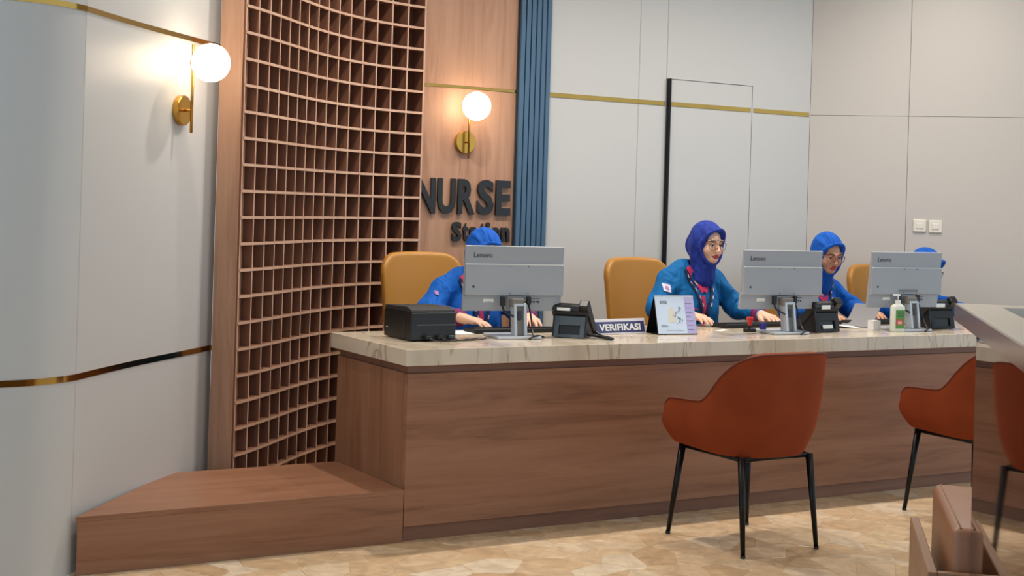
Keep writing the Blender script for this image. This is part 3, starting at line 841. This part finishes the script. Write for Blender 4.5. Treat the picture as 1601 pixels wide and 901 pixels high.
# label printer
pr = cthing('label_printer', 'black boxy label printer at the left end of the worktop', 'printer', .142, .27, TOP)
box('body', (0, 0, .004), (.224, .282, .128), plastic_blk, pr, .006, 3)
extrude_x('lid', [(.006, .1285), (.282, .1285), (.278, .146), (.06, .152), (.012, .140)], .003, .221, plastic_blk2, pr, .003)
box('front_groove', (.028, -.0015, .070), (.2235, .002, .0755), plastic_slate, pr, .0005)
box('seam_line', (-.001, .06, .005), (.001, .0625, .127), plastic_blk2, pr)
box('status_light', (-.0012, .24, .045), (.001, .255, .048), white_p, pr)
for i, (x, m) in enumerate(((.062, plastic_blk2), (.125, plastic_blk2), (.185, plastic_slate))):
    box('plug', (x, -.03 + .006 * i, .012), (x + .026, .001, .026), m, pr, .003, 2)
    cable('cable', [(x + .013, -.028, .018), (x + .04, -.05, .006), (x + .12 + .03 * i, -.035 + .02 * i, .004), (x + .24, .02 + .03 * i, .004)], pr, .0026)
for sx in (.02, .2):
    for sy in (.02, .26): lathe('foot', [(.0005, 0), (.008, 0), (.008, .005), (.0005, .005)], plastic_blk2, pr, 10, None, (sx, sy, 0))

def desk_phone(label, a, b, yaw, card=0):
    t = cthing('desk_phone', label, 'phone', a, b, TOP, yaw, 'black desk phones seen from behind')
    extrude_x('body', [(-.056, .148), (-.030, .160), (.098, .032), (.092, .012), (.066, .010), (-.050, .112)], -.092, .092, plastic_blk2, t, .004)
    extrude_x('top_tray', [(-.062, .128), (-.058, .152), (-.034, .163), (-.022, .148), (-.045, .12)], -.094, .046, plastic_blk, t, .003)
    # stand: slate frame with an open window
    A = Matrix.Translation((0, -.072, 0)) @ Matrix.Rotation(math.radians(-13), 4, 'X')
    bm = bmesh.new()
    for lo, hi in (((-.075, 0, .004), (-.052, .008, .105)), ((.052, 0, .004), (.075, .008, .105)), ((-.0525, 0, .062), (.0525, .008, .105)), ((-.0525, 0, .004), (.0525, .008, .018))):
        add_box(bm, lo, hi, .0008, 1, A)
    bm_obj('stand', bm, plastic_slate if card == 0 else plastic_blk2, t)
    box('window_back', (-.053, .009, .017), (.053, .011, .063), plastic_blk, t, 0, 1, A)
    for sx in (-1, 1):
        V = [(sx * .0755, -.068, .004), (sx * .0755, .085, .004), (sx * .0755, -.046, .112)]
        x2 = sx * .0835
        pydata('side_cheek', V + [(x2, q[1], q[2]) for q in V], [(0, 1, 2), (5, 4, 3), (0, 3, 4, 1), (1, 4, 5, 2), (2, 5, 3, 0)], plastic_blk, t)
    H = Matrix.Translation((.070, -.044, .158)) @ Matrix.Rotation(math.radians(-45), 4, 'X')
    bm = bmesh.new(); add_box(bm, (-.021, -.014, -.006), (.021, .19, .016), .006, 3, H)
    add_box(bm, (-.023, -.022, -.03), (.023, .03, .014), .006, 3, H); add_box(bm, (-.023, .15, -.02), (.023, .195, .014), .006, 3, H)
    bm_obj('handset', bm, plastic_blk, t, None, None, False)
    if card: box('paper_card', (-.048, -.0655, .122), (.012, -.0610, .142), paper_m, t, 0, 1, None)
    else: box('label_sticker', (-.062, -.0645, .128), (.002, -.0600, .142), paper_m, t, 0, 1, None)
    if card == 1: box('window_note', (-.04, -.004, .02), (.03, .0, .04), paper_m, t, 0, 1, A)
    return t
ph1 = desk_phone('black desk phone with a slate stand, left of the VERIFIKASI sign', 1.01, .30, -50)
cable('curly_cord', [(.08, -.02, .02), (.12, .0, .012), (.15, -.03, .010), (.20, -.075, .010), (.215, -.07, .010), (.19, -.045, .012), (.14, .01, .012), (.10, .03, .03)], ph1, .007)
desk_phone('black desk phone in the middle, in front of the seated woman with rose glasses', 2.545, .285, 2, 1)
desk_phone('black desk phone partly hidden behind the corner of the mirror desk', 3.42, .30, -8, 2)

# name plate sign
ns = cthing('desk_sign', 'navy VERIFIKASI desk sign in an acrylic holder', 'sign', 1.153, .345, TOP, 6)
SGM = (math.radians(-14), 0, 0)
box('holder', (0, 0, .001), (.345, .006, .078), acrylic, ns, .0015, 1, None, (0, 0, 0), SGM)
box('holder_foot', (0, .004, .0005), (.345, .06, .004), acrylic, ns, .001)
box('print', (.006, -.0012, .010), (.337, -.0002, .064), sign_blue, ns, 0, 1, None, (0, 0, 0), SGM)
me = text_mesh('VERIFIKASI', .265, .034, .0008, .03)
mesh_obj('lettering', me, white_p, ns, Matrix.Rotation(math.radians(-14), 3, 'X') @ Vector((.045, -.0014, .019)), SGM)

# desk calendar
dc = cthing('desk_calendar', 'pale blue tent desk calendar with a spiral top', 'calendar', 1.508, .30, TOP, -8)
CWd, CH = .222, .196; lean = math.radians(-17); CR = (lean, 0, 0)
RC = Matrix.Rotation(lean, 3, 'X')
box('front_card', (0, .0005, .001), (CWd, .003, CH), plastic_blk, dc, 0, 1, None, (0, 0, 0), CR)
box('page', (.003, -.002, .006), (CWd - .002, .0, CH - .002), cal_m, dc, .0003, 1, None, (0, 0, 0), CR)
box('month_column', (.166, -.0026, .008), (CWd - .003, -.0018, CH - .006), cal_lilac, dc, 0, 1, None, (0, 0, 0), CR)
box('back_card', (0, -.003, .001), (CWd, 0, CH), plastic_blk, dc, 0, 1, None, (0, .130, 0), (math.radians(21), 0, 0))
box('base_card', (0, .0, .0005), (CWd, .130, .0025), plastic_blk, dc)
mesh_obj('year', text_mesh('2022', .040, .013, .0004, .01), logo_m, dc, RC @ Vector((.028, -.0024, .158)), CR)
V, Fc = [], []
for i in range(17):
    an = i / 16 * PI
    V.append((.088 + .022 * math.cos(an) * (1.0), -.0024, .075 + .068 * math.sin(an) ** 1.2))
V += [(.066, -.0024, .062), (.110, -.0024, .062)]
V2 = [(x, y + .0006, z) for x, y, z in V]; n = len(V)
order = list(range(17)) + [17, 18]
pydata('print_arch', V + V2, [tuple(order), tuple(n + k for k in reversed(order))] + [(order[k], n + order[k], n + order[(k + 1) % n], order[(k + 1) % n]) for k in range(n)], cal_pale, dc, (0, 0, 0), CR)
bm = bmesh.new(); rg = random.Random(5)
for i in range(46):
    u = rg.random(); x = .118 + .018 * math.sin(u * 9) + rg.uniform(-.009, .009); z = .055 + u * .082; s_ = rg.uniform(.0015, .004)
    add_box(bm, (x, -.003, z), (x + s_, -.0022, z + s_ * rg.uniform(.5, 1.6)))
tag(bm_obj('print_calligraphy', bm, logo_m, dc, (0, 0, 0), CR), kind='stuff')
bm = bmesh.new()
for i in range(7): add_box(bm, (.170, -.0031, .025 + i * .022), (.170 + rg.uniform(.02, .042), -.0025, .027 + i * .022))
for i in range(2): add_box(bm, (.024, -.0031, .042 + i * .006), (.06, -.0024, .0435 + i * .006))
add_box(bm, (.05, -.0031, .022), (.15, -.0024, .0235))
tag(bm_obj('print_lines', bm, cal_lilac if False else plastic_slate, dc, (0, 0, 0), CR), kind='stuff')
bm = bmesh.new()
for i in range(24):
    x = .008 + i * .009
    add_tube(bm, [(x, .057 + .006 * math.cos(k / 10 * 2 * PI), CH * math.cos(lean) - .002 + .006 * math.sin(k / 10 * 2 * PI)) for k in range(10)], .0009, 5, True)
tag(bm_obj('spiral', bm, white_p, dc, None, None, True), kind='stuff')

# small things
sn = cthing('sanitizer_bottle', 'white pump sanitizer bottle with a green and red label', 'bottle', 2.99, .165, TOP, -10)
loft('bottle_body', [(rrect(.036, .02, .014), .001), (rrect(.039, .022, .015), .006), (rrect(.039, .022, .015), .125), (rrect(.036, .021, .015), .138), (rrect(.022, .017, .013), .147), (rrect(.014, .014, .012), .150)], san_body, sn)
box('label_green', (-.026, -.0232, .018), (.030, -.0219, .118), san_green, sn)
box('label_red', (-.024, -.0238, .038), (.020, -.0231, .068), san_red, sn)
for k in range(3): box('label_line', (-.014, -.0241, .044 + k * .007), (.012, -.0237, .0465 + k * .007), white_p, sn)
for k in range(2): box('label_line', (-.016, -.0238, .085 + k * .014), (.022, -.0231, .089 + k * .014), logo_m, sn)
lathe('pump_collar', [(.0145, .1495), (.0145, .168), (.009, .171), (.005, .172)], white_p, sn, 20)
tube('pump_stem', [(0, 0, .17), (0, 0, .196)], .0045, white_p, sn)
box('pump_nozzle', (-.030, -.008, .192), (.012, .008, .201), white_p, sn, .003, 2)
wb = cthing('white_box', 'small white carton standing left of the sanitizer bottle', 'box', 2.94, .285, TOP, 8)
box('carton', (-.03, -.02, 0.0005), (.03, .02, .05), paper_m, wb, .0008); box('carton_flap', (-.03, -.02, .0505), (.03, .018, .0515), paper_m, wb)
st = cthing('rubber_stamp', 'red-handled rubber stamp on a black base by the keyboard', 'stamp', 2.115, .335, TOP)
box('stamp_base', (-.03, -.016, .0005), (.03, .016, .018), plastic_blk, st, .003, 2)
tube('stamp_neck', [(0, 0, .017), (0, 0, .034)], .006, plastic_blk, st)
lathe('stamp_handle', [(.007, .033), (.010, .042), (.017, .066), (.019, .073), (.017, .077), (.0005, .077)], red_p, st, 20)
bc = cthing('blue_ink_pot', 'small dark blue ink pot beside the monitor stand', 'ink pot', 2.195, .325, TOP)
lathe('pot', [(.0005, .014), (.017, .014), (.018, .017), (.018, .044), (.016, .047), (.0005, .047)], blue_p, bc, 20)
lathe('pot_foot', [(.0005, .0005), (.0165, .0005), (.0165, .0137), (.0005, .0137)], white_p, bc, 20)
pp = cthing('paper_sheet', 'white paper sheet on the worktop between printer and first monitor', 'paper', .60, .62, TOP, 12)
box('sheet', (-.10, -.07, .0004), (.10, .07, .0018), paper_m, pp)
def curled_sheet(name, label, a, b, yaw, mat, w=.21, d=.29, lift=.09):
    t = cthing(name, label, 'paper', a, b, TOP + .001, yaw); V, Fc = [], []; n = 14
    for i in range(n + 1):
        u = i / n; y = -d / 2 + d * u * .9; z = .0012 + lift * u ** 2.2
        for x in (-w / 2, w / 2): V.append((x, y, z))
    m = len(V); V += [(x, y, z + .0014) for x, y, z in V]
    for i in range(n):
        q = 2 * i; Fc += [(q, q + 1, q + 3, q + 2), (m + q, m + q + 2, m + q + 3, m + q + 1), (q, q + 2, m + q + 2, m + q), (q + 1, m + q + 1, m + q + 3, q + 3)]
    Fc += [(0, m, m + 1, 1), (2 * n, 2 * n + 1, m + 2 * n + 1, m + 2 * n)]
    pydata('sheet', V, Fc, mat, t, smooth=False); return t
curled_sheet('paper_sheet', 'white paper sheets between the middle phone and keyboard', 2.86, .48, 65, paper_m, .15, .2, .03)
curled_sheet('document_folder', 'grey document curling up beside the rightmost monitor', 3.07, .52, -70, paper_grey, .16, .22, .115)
sp = cthing('paper_slip', 'small white paper slip in front of the middle keyboard', 'paper', 2.02, .44, TOP, 25)
box('sheet', (-.05, -.02, .0004), (.05, .02, .0014), paper_m, sp)

# ================================================================== STAFF CHAIRS
def staff_chair(label, a, b, yaw, top=1.155):
    t = cthing('staff_chair', label, 'chair', a, b, 0, yaw, 'mustard leather staff chairs')
    # local -y is the front; the back is a wide rounded shell
    fb = Field((-.30, .06, .44), (.30, .36, top + .04), .009)
    sl_, X_ = fb.sub((-.30, .06, .44), (.30, .36, top + .04))
    x_, y_, z_ = X_; zc, hh, rr = (.49 + top) / 2, (top - .49) / 2, .105
    hw = .240 + .018 * np.clip((z_ - .5) / (top - .5), 0, 1)
    qx, qz = np.abs(x_) - hw + rr, np.abs(z_ - zc - .012 * (1 - (x_ / .25) ** 2)) - hh + rr
    d2 = np.minimum(np.maximum(qx, qz), 0) + np.sqrt(np.maximum(qx, 0) ** 2 + np.maximum(qz, 0) ** 2) - rr
    yc = .205 + .09 * (z_ - .5) / (top - .5) - .055 * (x_ / .25) ** 2
    th_, re = .027, .02
    u_, v_ = d2 + re, np.abs(y_ - yc) - th_ + re
    fb.F[sl_] = np.minimum(np.maximum(u_, v_), 0) + np.sqrt(np.maximum(u_, 0) ** 2 + np.maximum(v_, 0) ** 2) - re
    Vb, Qb = fb.mesh(); mesh_obj('backrest', np_mesh('backrest', [(Vb, Qb, 0)], [leather_y]), None, t)
    bm = bmesh.new(); add_box(bm, (-.24, -.24, .405), (.24, .2, .468), .03, 4); bm_obj('seat', bm, leather_y, t, None, None, True)
    tube('gas_column', [(0, -.02, .10), (0, -.02, .404)], .025, steel, t, 16)
    bm = bmesh.new(); add_box(bm, (-.04, .16, .38), (.04, .235, .404), .004); add_box(bm, (-.03, .215, .40), (.03, .235, .62), .004)
    bm_obj('back_bracket', bm, black_metal, t)
    for k in range(5):
        an = k * 2 * PI / 5 + .3; c_, s_ = math.cos(an), math.sin(an)
        tube('foot_spoke', [(0, -.02, .105), (c_ * .27, -.02 + s_ * .27, .072)], [.022, .014], steel, t, 10)
        tube('castor', [(c_ * .27 - s_ * .018, -.02 + s_ * .27 + c_ * .018, .03), (c_ * .27 + s_ * .018, -.02 + s_ * .27 - c_ * .018, .03)], .029, plastic_blk, t, 16)
    return t
staff_chair('mustard leather staff chair behind the printer, at the lattice end', .805, 1.22, 6, 1.15)
staff_chair('mustard leather staff chair behind the woman by the calendar', 2.25, 1.26, 8, 1.13)
staff_chair('mustard leather staff chair hidden behind the woman with rose glasses', 3.34, 1.25, 0, 1.05)
staff_chair('mustard leather staff chair peeking out left of the rightmost monitor', 4.11, 1.22, 0, 1.10)

# ================================================================== PEOPLE
def hand_field(wrist, fdir, up, side, sc=.92, curl=.35, spread=0.0):
    d = Vector(fdir).normalized(); lat = Vector(up).cross(d).normalized() * side; u = d.cross(lat).normalized()
    if u.z < 0: u = -u
    w = Vector(wrist)
    T = lambda x, y, z: tuple(w + (d * x + lat * y + u * z) * sc)
    f = Field(w - Vector((.24, .24, .16)), w + Vector((.24, .24, .16)), .003)
    f.cap(T(-.05, 0, 0), T(.01, 0, 0), .026, .025, .01)
    for y0, y1, r in ((-.012, -.030, .014), (-.004, -.010, .0155), (.006, .012, .0155), (.014, .030, .015)):
        f.cap(T(.0, y0, 0), T(.085, y1, .002), r * 1.1, r, .012)
    base = [(.084, -.031), (.091, -.0105), (.092, .0115), (.087, .032)]; ln = [.058, .072, .078, .068]
    for (bx, by), L, k in zip(base, ln, range(4)):
        x, y, z = bx, by, .002; an = .12; r = .0092 if k else .0080
        for s_, fr in enumerate((.46, .31, .23)):
            x2 = x + math.cos(an) * L * fr; z2 = z - math.sin(an) * L * fr; y2 = y + (by * .35 + spread * (k - 1.5)) * fr
            f.cap(T(x, y, z), T(x2, y2, z2), r, r * .92, .003); x, y, z = x2, y2, z2; r *= .92; an += curl
    f.chain([T(.018, .026, -.004), T(.048, .048, -.008), T(.074, .056, -.014), T(.096, .054, -.02)], [.015, .012, .0105, .008], .006)
    return f.mesh()

def head_field():
    f = Field((-.13, -.15, -.16), (.13, .14, .14), .0032)
    f.ell((0, .012, .022), (.072, .088, .088), .03)
    f.ell((0, -.022, -.042), (.057, .060, .066), .03)
    f.ell((0, -.062, -.084), (.024, .020, .018), .03)
    for s in (-1, 1):
        f.ell((s * .036, -.056, -.030), (.026, .024, .028), .02)
        f.cap((s * .046, -.068, .022), (s * .012, -.081, .020), .009, .008, .012)
    f.cap((0, -.082, .012), (0, -.103, -.030), .0065, .0105, .010)
    for s in (-1, 1): f.ell((s * .0105, -.094, -.034), (.008, .009, .007), .006)
    for s in (-1, 1): f.ell((s * .031, -.099, .002), (.019, .020, .010), .012, 'sub')
    f.ell((0, -.084, -.0575), (.022, .011, .0055), .005); f.ell((0, -.083, -.068), (.019, .011, .0065), .005)
    f.cap((-.022, -.098, -.0625), (.022, -.098, -.0625), .0035, .0035, .003, 'sub')
    f.cap((0, .02, -.06), (0, .03, -.16), .05, .052, .03)
    V, Q = f.mesh()
    c = V[Q].mean(1); M = np.zeros(len(Q), int)
    x, y, z = c[:, 0], c[:, 1], c[:, 2]
    lip = (y < -.072) & ((x / .0235) ** 2 + ((z + .0628) / .0125) ** 2 < 1); M[lip] = 1
    ax = np.abs(x); brow = (y < -.05) & (ax > .013) & (ax < .052) & (np.abs(z - (.0235 - 12 * (ax - .033) ** 2)) < .0034); M[brow] = 2
    return V, Q, M
HEAD = head_field()
def hijab_field(bun):
    f = Field((-.16, -.18, -.30), (.16, .2, .18), .004)
    f.ell((0, .016, .026), (.089, .104, .103), .02)
    f.ell((0, .03, -.04), (.082, .085, .10), .03)
    f.cap((0, .008, -.118), (0, .036, -.188), .058, .080, .05)
    f.cap((0, -.015, -.135), (0, -.010, -.205), .044, .050, .03)
    if bun: f.ell((0, .100, -.022), (.064, .054, .068), .03)
    N_ = 30; ring = []
    for k in range(N_ + 1):                                  # stiff awning rim round the face
        an = 2 * PI * k / N_; c_ = math.cos(an)
        ring.append((.079 * math.sin(an), -.030 - .060 * max(0, c_) ** 1.2 - .026 * max(0, -c_), -.010 + .101 * c_))
    f.chain(ring, [.0065] * (N_ + 1), .014)
    f.ell((0, -.130, -.012), (.072, .135, .0965), .005, 'sub')
    for k in range(4):                                       # cloth gathered under the chin
        z = -.128 - k * .022
        f.chain([(-.060, .0, z + .045), (0, -.050, z), (.060, .0, z + .045)], [.005, .006, .005], .016)
    return f.mesh()
HIJAB = {b_: hijab_field(b_) for b_ in (False, True)}

def person(label, a, b, zs, hpos, hyaw, hpitch, arms, mats, glasses=None, bun=False, pose=None, patch_at=None, hands=True, collar=True, hand_dirs=None):
    """local frame: x along the counter, y away from it; the person faces -y. zs = shoulder height"""
    m_skin, m_hij, m_tun = mats
    t = cthing('person', label, 'person', a, b, 0)
    Mh = Matrix.Translation(hpos) @ Matrix.Rotation(math.radians(hyaw), 4, 'Z') @ Matrix.Rotation(math.radians(hpitch), 4, 'X')
    A4 = np.array(Mh); tf = lambda V: V @ A4[:3, :3].T + A4[:3, 3]
    hp = Vector(hpos)
    # ---- body: head, neck, trunk, arms, legs and hands in one mesh
    f = Field((-.5, -.62, 0), (.5, .35, hp.z + .02), .014)
    nb = (hp.x * .4, .0 + hp.y * .3, zs + .02)
    f.chain([(0, .05, .56), (0, .02, .75), (0, .0, zs - .10)], [.12, .115, .105], .05)
    f.cap((-.11, 0, zs - .03), (.11, 0, zs - .03), .045, .045, .05)
    f.cap(nb, tuple(hp + Vector((0, .02, -.08))), .05, .048, .03)
    for (e, w), sx in zip(arms, (-1, 1)):
        f.chain([(sx * .15, 0, zs - .02), e, w], [.045, .036, .026], .02)
        f.chain([(sx * .085, .04, .535), (sx * .11, -.33, .53), (sx * .11, -.34, .09)], [.075, .055, .035], .03)
        f.cap((sx * .11, -.34, .055), (sx * .115, -.46, .04), .034, .03, .02)
    V, Q = f.mesh(); parts = [(V, Q, 0), (tf(HEAD[0]), HEAD[1], HEAD[2])]
    if hands:
        for i, ((e, w), sx) in enumerate(zip(arms, (-1, 1))):
            fd = (Vector(w) - Vector(e)).normalized(); fd.z = -.12
            if hand_dirs and hand_dirs[i] is not None: fd = Vector(hand_dirs[i])
            V, Q = hand_field(w, fd, (0, 0, 1), -sx * -1 if False else -sx, curl=.30); parts.append((V, Q, 0))
    body = mesh_obj('body', np_mesh('body', parts, [m_skin, lip_m, brow_m]), None, t)
    # ---- eyes
    for sx in (-1, 1):
        bm = bmesh.new(); bmesh.ops.create_uvsphere(bm, u_segments=14, v_segments=10, radius=.0115)
        ev = bm_obj('eye', bm, eye_w, t, Mh @ Vector((sx * .031, -.0715, .002)), None, True)
        bm = bmesh.new(); bmesh.ops.create_uvsphere(bm, u_segments=12, v_segments=8, radius=.0082)
        bm_obj('iris', bm, eye_i, ev, Mh.to_3x3() @ Vector((0, -.0048, -.0018)), None, True)
        bm = bmesh.new(); bmesh.ops.create_uvsphere(bm, u_segments=18, v_segments=14, radius=.0131)
        bmesh.ops.delete(bm, geom=[v for v in bm.verts if v.co.z < .0012], context='VERTS')
        lid = bm_obj('upper_lid', bm, m_skin, t, Mh @ Vector((sx * .031, -.0715, .002)), Mh.to_euler(), True)
        lidp = [Mh @ Vector((sx * (.031 + .016 * math.cos(q)), -.0852 + .007 * abs(math.cos(q)), .0025 + .0022 * math.sin(q))) for q in [PI * k / 8 for k in range(9)]]
        tube('eyelid', lidp, .0013, brow_m, t, 6)
    # ---- hijab
    Vh, Qh = HIJAB[bun]
    mesh_obj('hijab', np_mesh('hijab', [(tf(Vh), Qh, 0)], [m_hij]), None, t)
    # ---- tunic
    f = Field((-.5, -.56, .42), (.5, .36, zs + .13), .008)
    for sx in (-1, 1):
        f.chain([(sx * .055, .05, .54), (sx * .05, .02, .75), (sx * .055, .0, zs - .12)], [.145, .125, .115], .06)
        f.ell((sx * .062, -.075, zs - .175), (.062, .05, .062), .05)
    f.chain([(-.155, .0, zs - .012), (-.05, .012, zs + .028), (.05, .012, zs + .028), (.155, 0, zs - .012)], [.060, .068, .068, .060], .05)
    for (e, w), sx in zip(arms, (-1, 1)):
        e, w = Vector(e), Vector(w)
        f.chain([(sx * .155, 0, zs - .015), tuple(e), tuple(e.lerp(w, .80))], [.066, .056, .045], .035)
        for q, rr in ((.30, .064), (.62, .060), (.85, .060)):          # creases at the bend of the sleeve
            c_ = Vector((sx * .155, 0, zs - .015)).lerp(e, q)
            f.ell(tuple(c_), (rr, rr, .014), .03, rot=(.5 * sx, .6 * sx, q * 3))
    f.cap(tuple(Vector(nb) + Vector((0, -.012, -.03))), tuple(Vector(nb) + Vector((0, -.05, .14))), .046, .088, .012, 'sub')
    V, Q = f.mesh()
    me = np_mesh('tunic', [(V, Q, 0)], [m_tun]); tun = mesh_obj('tunic', me, None, t)
    bvh = BVHTree.FromPolygons([Vector(v) for v in V], [tuple(q) for q in Q])
    def hit(x, z, dr=(0, 1, 0), off=.003):
        dr = Vector(dr).normalized(); h_ = bvh.ray_cast(Vector((x, 0, z)) - dr * 1.2, dr)
        if h_[0] is None: return None
        n = h_[1] if h_[1].dot(dr) < 0 else -h_[1]
        return h_[0] + n * off
    def band(name, path, w, mat, off=.004, parent=t):
        L_, R_ = [], []
        for i, (x, z) in enumerate(path):
            x0, z0 = path[max(i - 1, 0)]; x1, z1 = path[min(i + 1, len(path) - 1)]
            tx, tz = x1 - x0, z1 - z0; l = math.hypot(tx, tz) or 1; nx, nz = -tz / l, tx / l
            p, q = hit(x + nx * w / 2, z + nz * w / 2, off=off), hit(x - nx * w / 2, z - nz * w / 2, off=off)
            if p is None or q is None: continue
            L_.append(p); R_.append(q)
        if len(L_) < 2: return None
        bm = bmesh.new(); back = Vector((0, .006, 0)); n = len(L_)
        a_ = [bm.verts.new(p) for p in L_]; b_ = [bm.verts.new(p) for p in R_]; c_ = [bm.verts.new(p + back) for p in L_]; d_ = [bm.verts.new(p + back) for p in R_]
        for i in range(n - 1):
            for u, v in ((a_, b_), (b_, d_), (d_, c_), (c_, a_)): bm.faces.new((u[i], v[i], v[i + 1], u[i + 1]))
        bm.faces.new((a_[0], c_[0], d_[0], b_[0])); bm.faces.new((a_[-1], b_[-1], d_[-1], c_[-1]))
        return bm_obj(name, bm, mat, parent)
    lerp2 = lambda p, q, n=10: [(p[0] + (q[0] - p[0]) * i / n, p[1] + (q[1] - p[1]) * i / n) for i in range(n + 1)]
    if collar:
        for sx in (-1, 1):
            band('collar', lerp2((nb[0] + sx * .088, zs + .062), (nb[0] * .5 + sx * .006, zs - .075)), .027, pink_m, .008, tun)
            band('lanyard', lerp2((nb[0] + sx * .104, zs + .045), (sx * .012, zs - .185)), .014, lanyard_m, .009)
            for k in range(5):
                x_ = nb[0] + sx * (.0955 - .080 * (k / 5)); z_ = zs + .024 - .2 * (k / 5)
                band('lanyard_print', lerp2((x_, z_), (x_ - sx * .006, z_ - .018), 2), .004, patch_m, .0105)
        band('placket', lerp2((.0, zs - .095), (.0, .72), 14), .024, pink_m, .005, tun)
        band('pocket_trim', lerp2((-.085, zs - .165), (-.045, zs - .168), 4), .006, pink_m, .004, tun)
        band('badge_reel', lerp2((.012, zs - .185), (.016, zs - .21), 3), .02, plastic_blk, .014)
        band('badge_card', lerp2((.02, zs - .212), (.022, zs - .262), 4), .034, patch_m, .012)
    if patch_at:
        x_, z_, dr = patch_at
        band_pts = []
        g = [(u, v) for v in (-1, 0, 1) for u in (-1, 0, 1)]
        for nm, s_, m_, of in (('sleeve_patch', .021, patch_m, .007), ('patch_emblem', .009, lilac_m, .0085)):
            drv = Vector(dr).normalized(); sd = Vector((0, 0, 1)).cross(drv).normalized(); P = []
            for u, v in g:
                o_ = Vector((x_, 0, z_)) + sd * u * s_ + Vector((0, 0, v * s_ + u * s_ * .25))
                h_ = bvh.ray_cast(o_ - drv * 1.2, drv)
                P.append((h_[0] - drv * of) if h_[0] is not None else None)
            if all(p_ is not None for p_ in P):
                P2 = [p_ + drv * .002 for p_ in P]
                Fq = [(j * 3 + i, j * 3 + i + 1, j * 3 + i + 4, j * 3 + i + 3) for j in range(2) for i in range(2)]
                rim = [0, 1, 2, 5, 8, 7, 6, 3]
                Fq2 = Fq + [tuple(9 + k for k in reversed(q)) for q in Fq] + [(rim[k], rim[(k + 1) % 8], 9 + rim[(k + 1) % 8], 9 + rim[k]) for k in range(8)]
                pydata(nm, P + P2, Fq2, m_, tun)
    # ---- pink cuffs
    for (e, w), sx in zip(arms, (-1, 1)):
        e, w = Vector(e), Vector(w)
        tube('cuff', [e.lerp(w, .80), e.lerp(w, .93)], [.0462, .043], cuff_m, tun, 18)
    # ---- trousers and shoes
    f = Field((-.3, -.5, .06), (.3, .3, .7), .012)
    for sx in (-1, 1):
        f.chain([(sx * .085, .05, .55), (sx * .11, -.33, .54), (sx * .11, -.34, .12)], [.095, .078, .065], .03)
    f.ell((0, .06, .56), (.17, .15, .09), .05)
    V, Q = f.mesh(); mesh_obj('trousers', np_mesh('trousers', [(V, Q, 0)], [trouser_m]), None, t)
    for sx in (-1, 1):
        f = Field((sx * .112 - .08, -.54, -.02), (sx * .112 + .08, -.24, .14), .008)
        f.cap((sx * .11, -.31, .047), (sx * .115, -.46, .038), .045, .036, .02); f.ell((sx * .112, -.38, .018), (.045, .125, .018), .01)
        V, Q = f.mesh(); mesh_obj('shoe', np_mesh('shoe', [(V, Q, 0)], [shoe_m]), None, t)
    # ---- glasses
    if glasses:
        gm, gr, rx, rz = glasses
        for sx in (-1, 1):
            ring = [Mh @ Vector((sx * .034 + rx * math.cos(q), -.101 + .010 * (abs(sx * .034 + rx * math.cos(q)) / .055) ** 2, -.004 + rz * math.sin(q))) for q in [2 * PI * k / 24 for k in range(24)]]
            tube('glasses_rim', ring, gr, gm, t, 6, True)
            tube('glasses_temple', [Mh @ Vector((sx * (.034 + rx), -.092, .006)), Mh @ Vector((sx * .074, -.06, .007)), Mh @ Vector((sx * .078, .0, .004))], gr, gm, t, 6)
        tube('glasses_bridge', [Mh @ Vector((-.034 + rx, -.101, .0)), Mh @ Vector((0, -.105, .004)), Mh @ Vector((.034 - rx, -.101, .0))], gr, gm, t, 6)
    return t

SET1 = (skin, hijab_m, tunic_m); SET2 = (skin2, hijab_m2, tunic_m2); SET3 = (skin, hijab_m2, tunic_m2)
# woman with thin glasses beside the calendar
person('seated woman in royal blue hijab and thin glasses, beside the desk calendar', 2.30, 1.08, 1.045, (.045, -.085, 1.245), 2, 6,
       [((-.275, -.06, .875), (-.235, -.31, .862)), ((.265, -.10, .875), (.245, -.335, .858))], SET1,
       (glass_blk, .0013, .026, .024), True, None, (-.205, .995, (.25, 1, 0)))
# woman with rose glasses
person('seated woman in bright blue hijab and rose glasses, looking down', 3.215, 1.09, .985, (.03, -.10, 1.195), -8, 16,
       [((-.265, -.10, .865), (-.215, -.34, .858)), ((.285, -.06, .86), (.20, -.30, .858))], SET2,
       (glass_pink, .0022, .028, .023), False)
# person hidden by the first monitor
person('seated person in blue uniform mostly hidden behind the first monitor', .875, 1.08, .995, (.02, -.10, 1.178), -5, 20,
       [((-.275, -.07, .875), (-.215, -.335, .865)), ((.255, -.10, .87), (.16, -.34, .862))], SET3, None, False, None, (-.21, .975, (.3, 1, 0)), True, True,
       [(.55, -.8, -.16), None])
# person hidden by the last monitor
person('seated person in blue uniform hidden behind the rightmost monitor', 3.985, 1.06, .92, (.03, -.12, 1.112), 10, 22,
       [((-.26, -.10, .865), (-.20, -.33, .858)), ((.27, -.08, .865), (.20, -.32, .858))], SET3, (glass_blk, .0016, .027, .024), False)
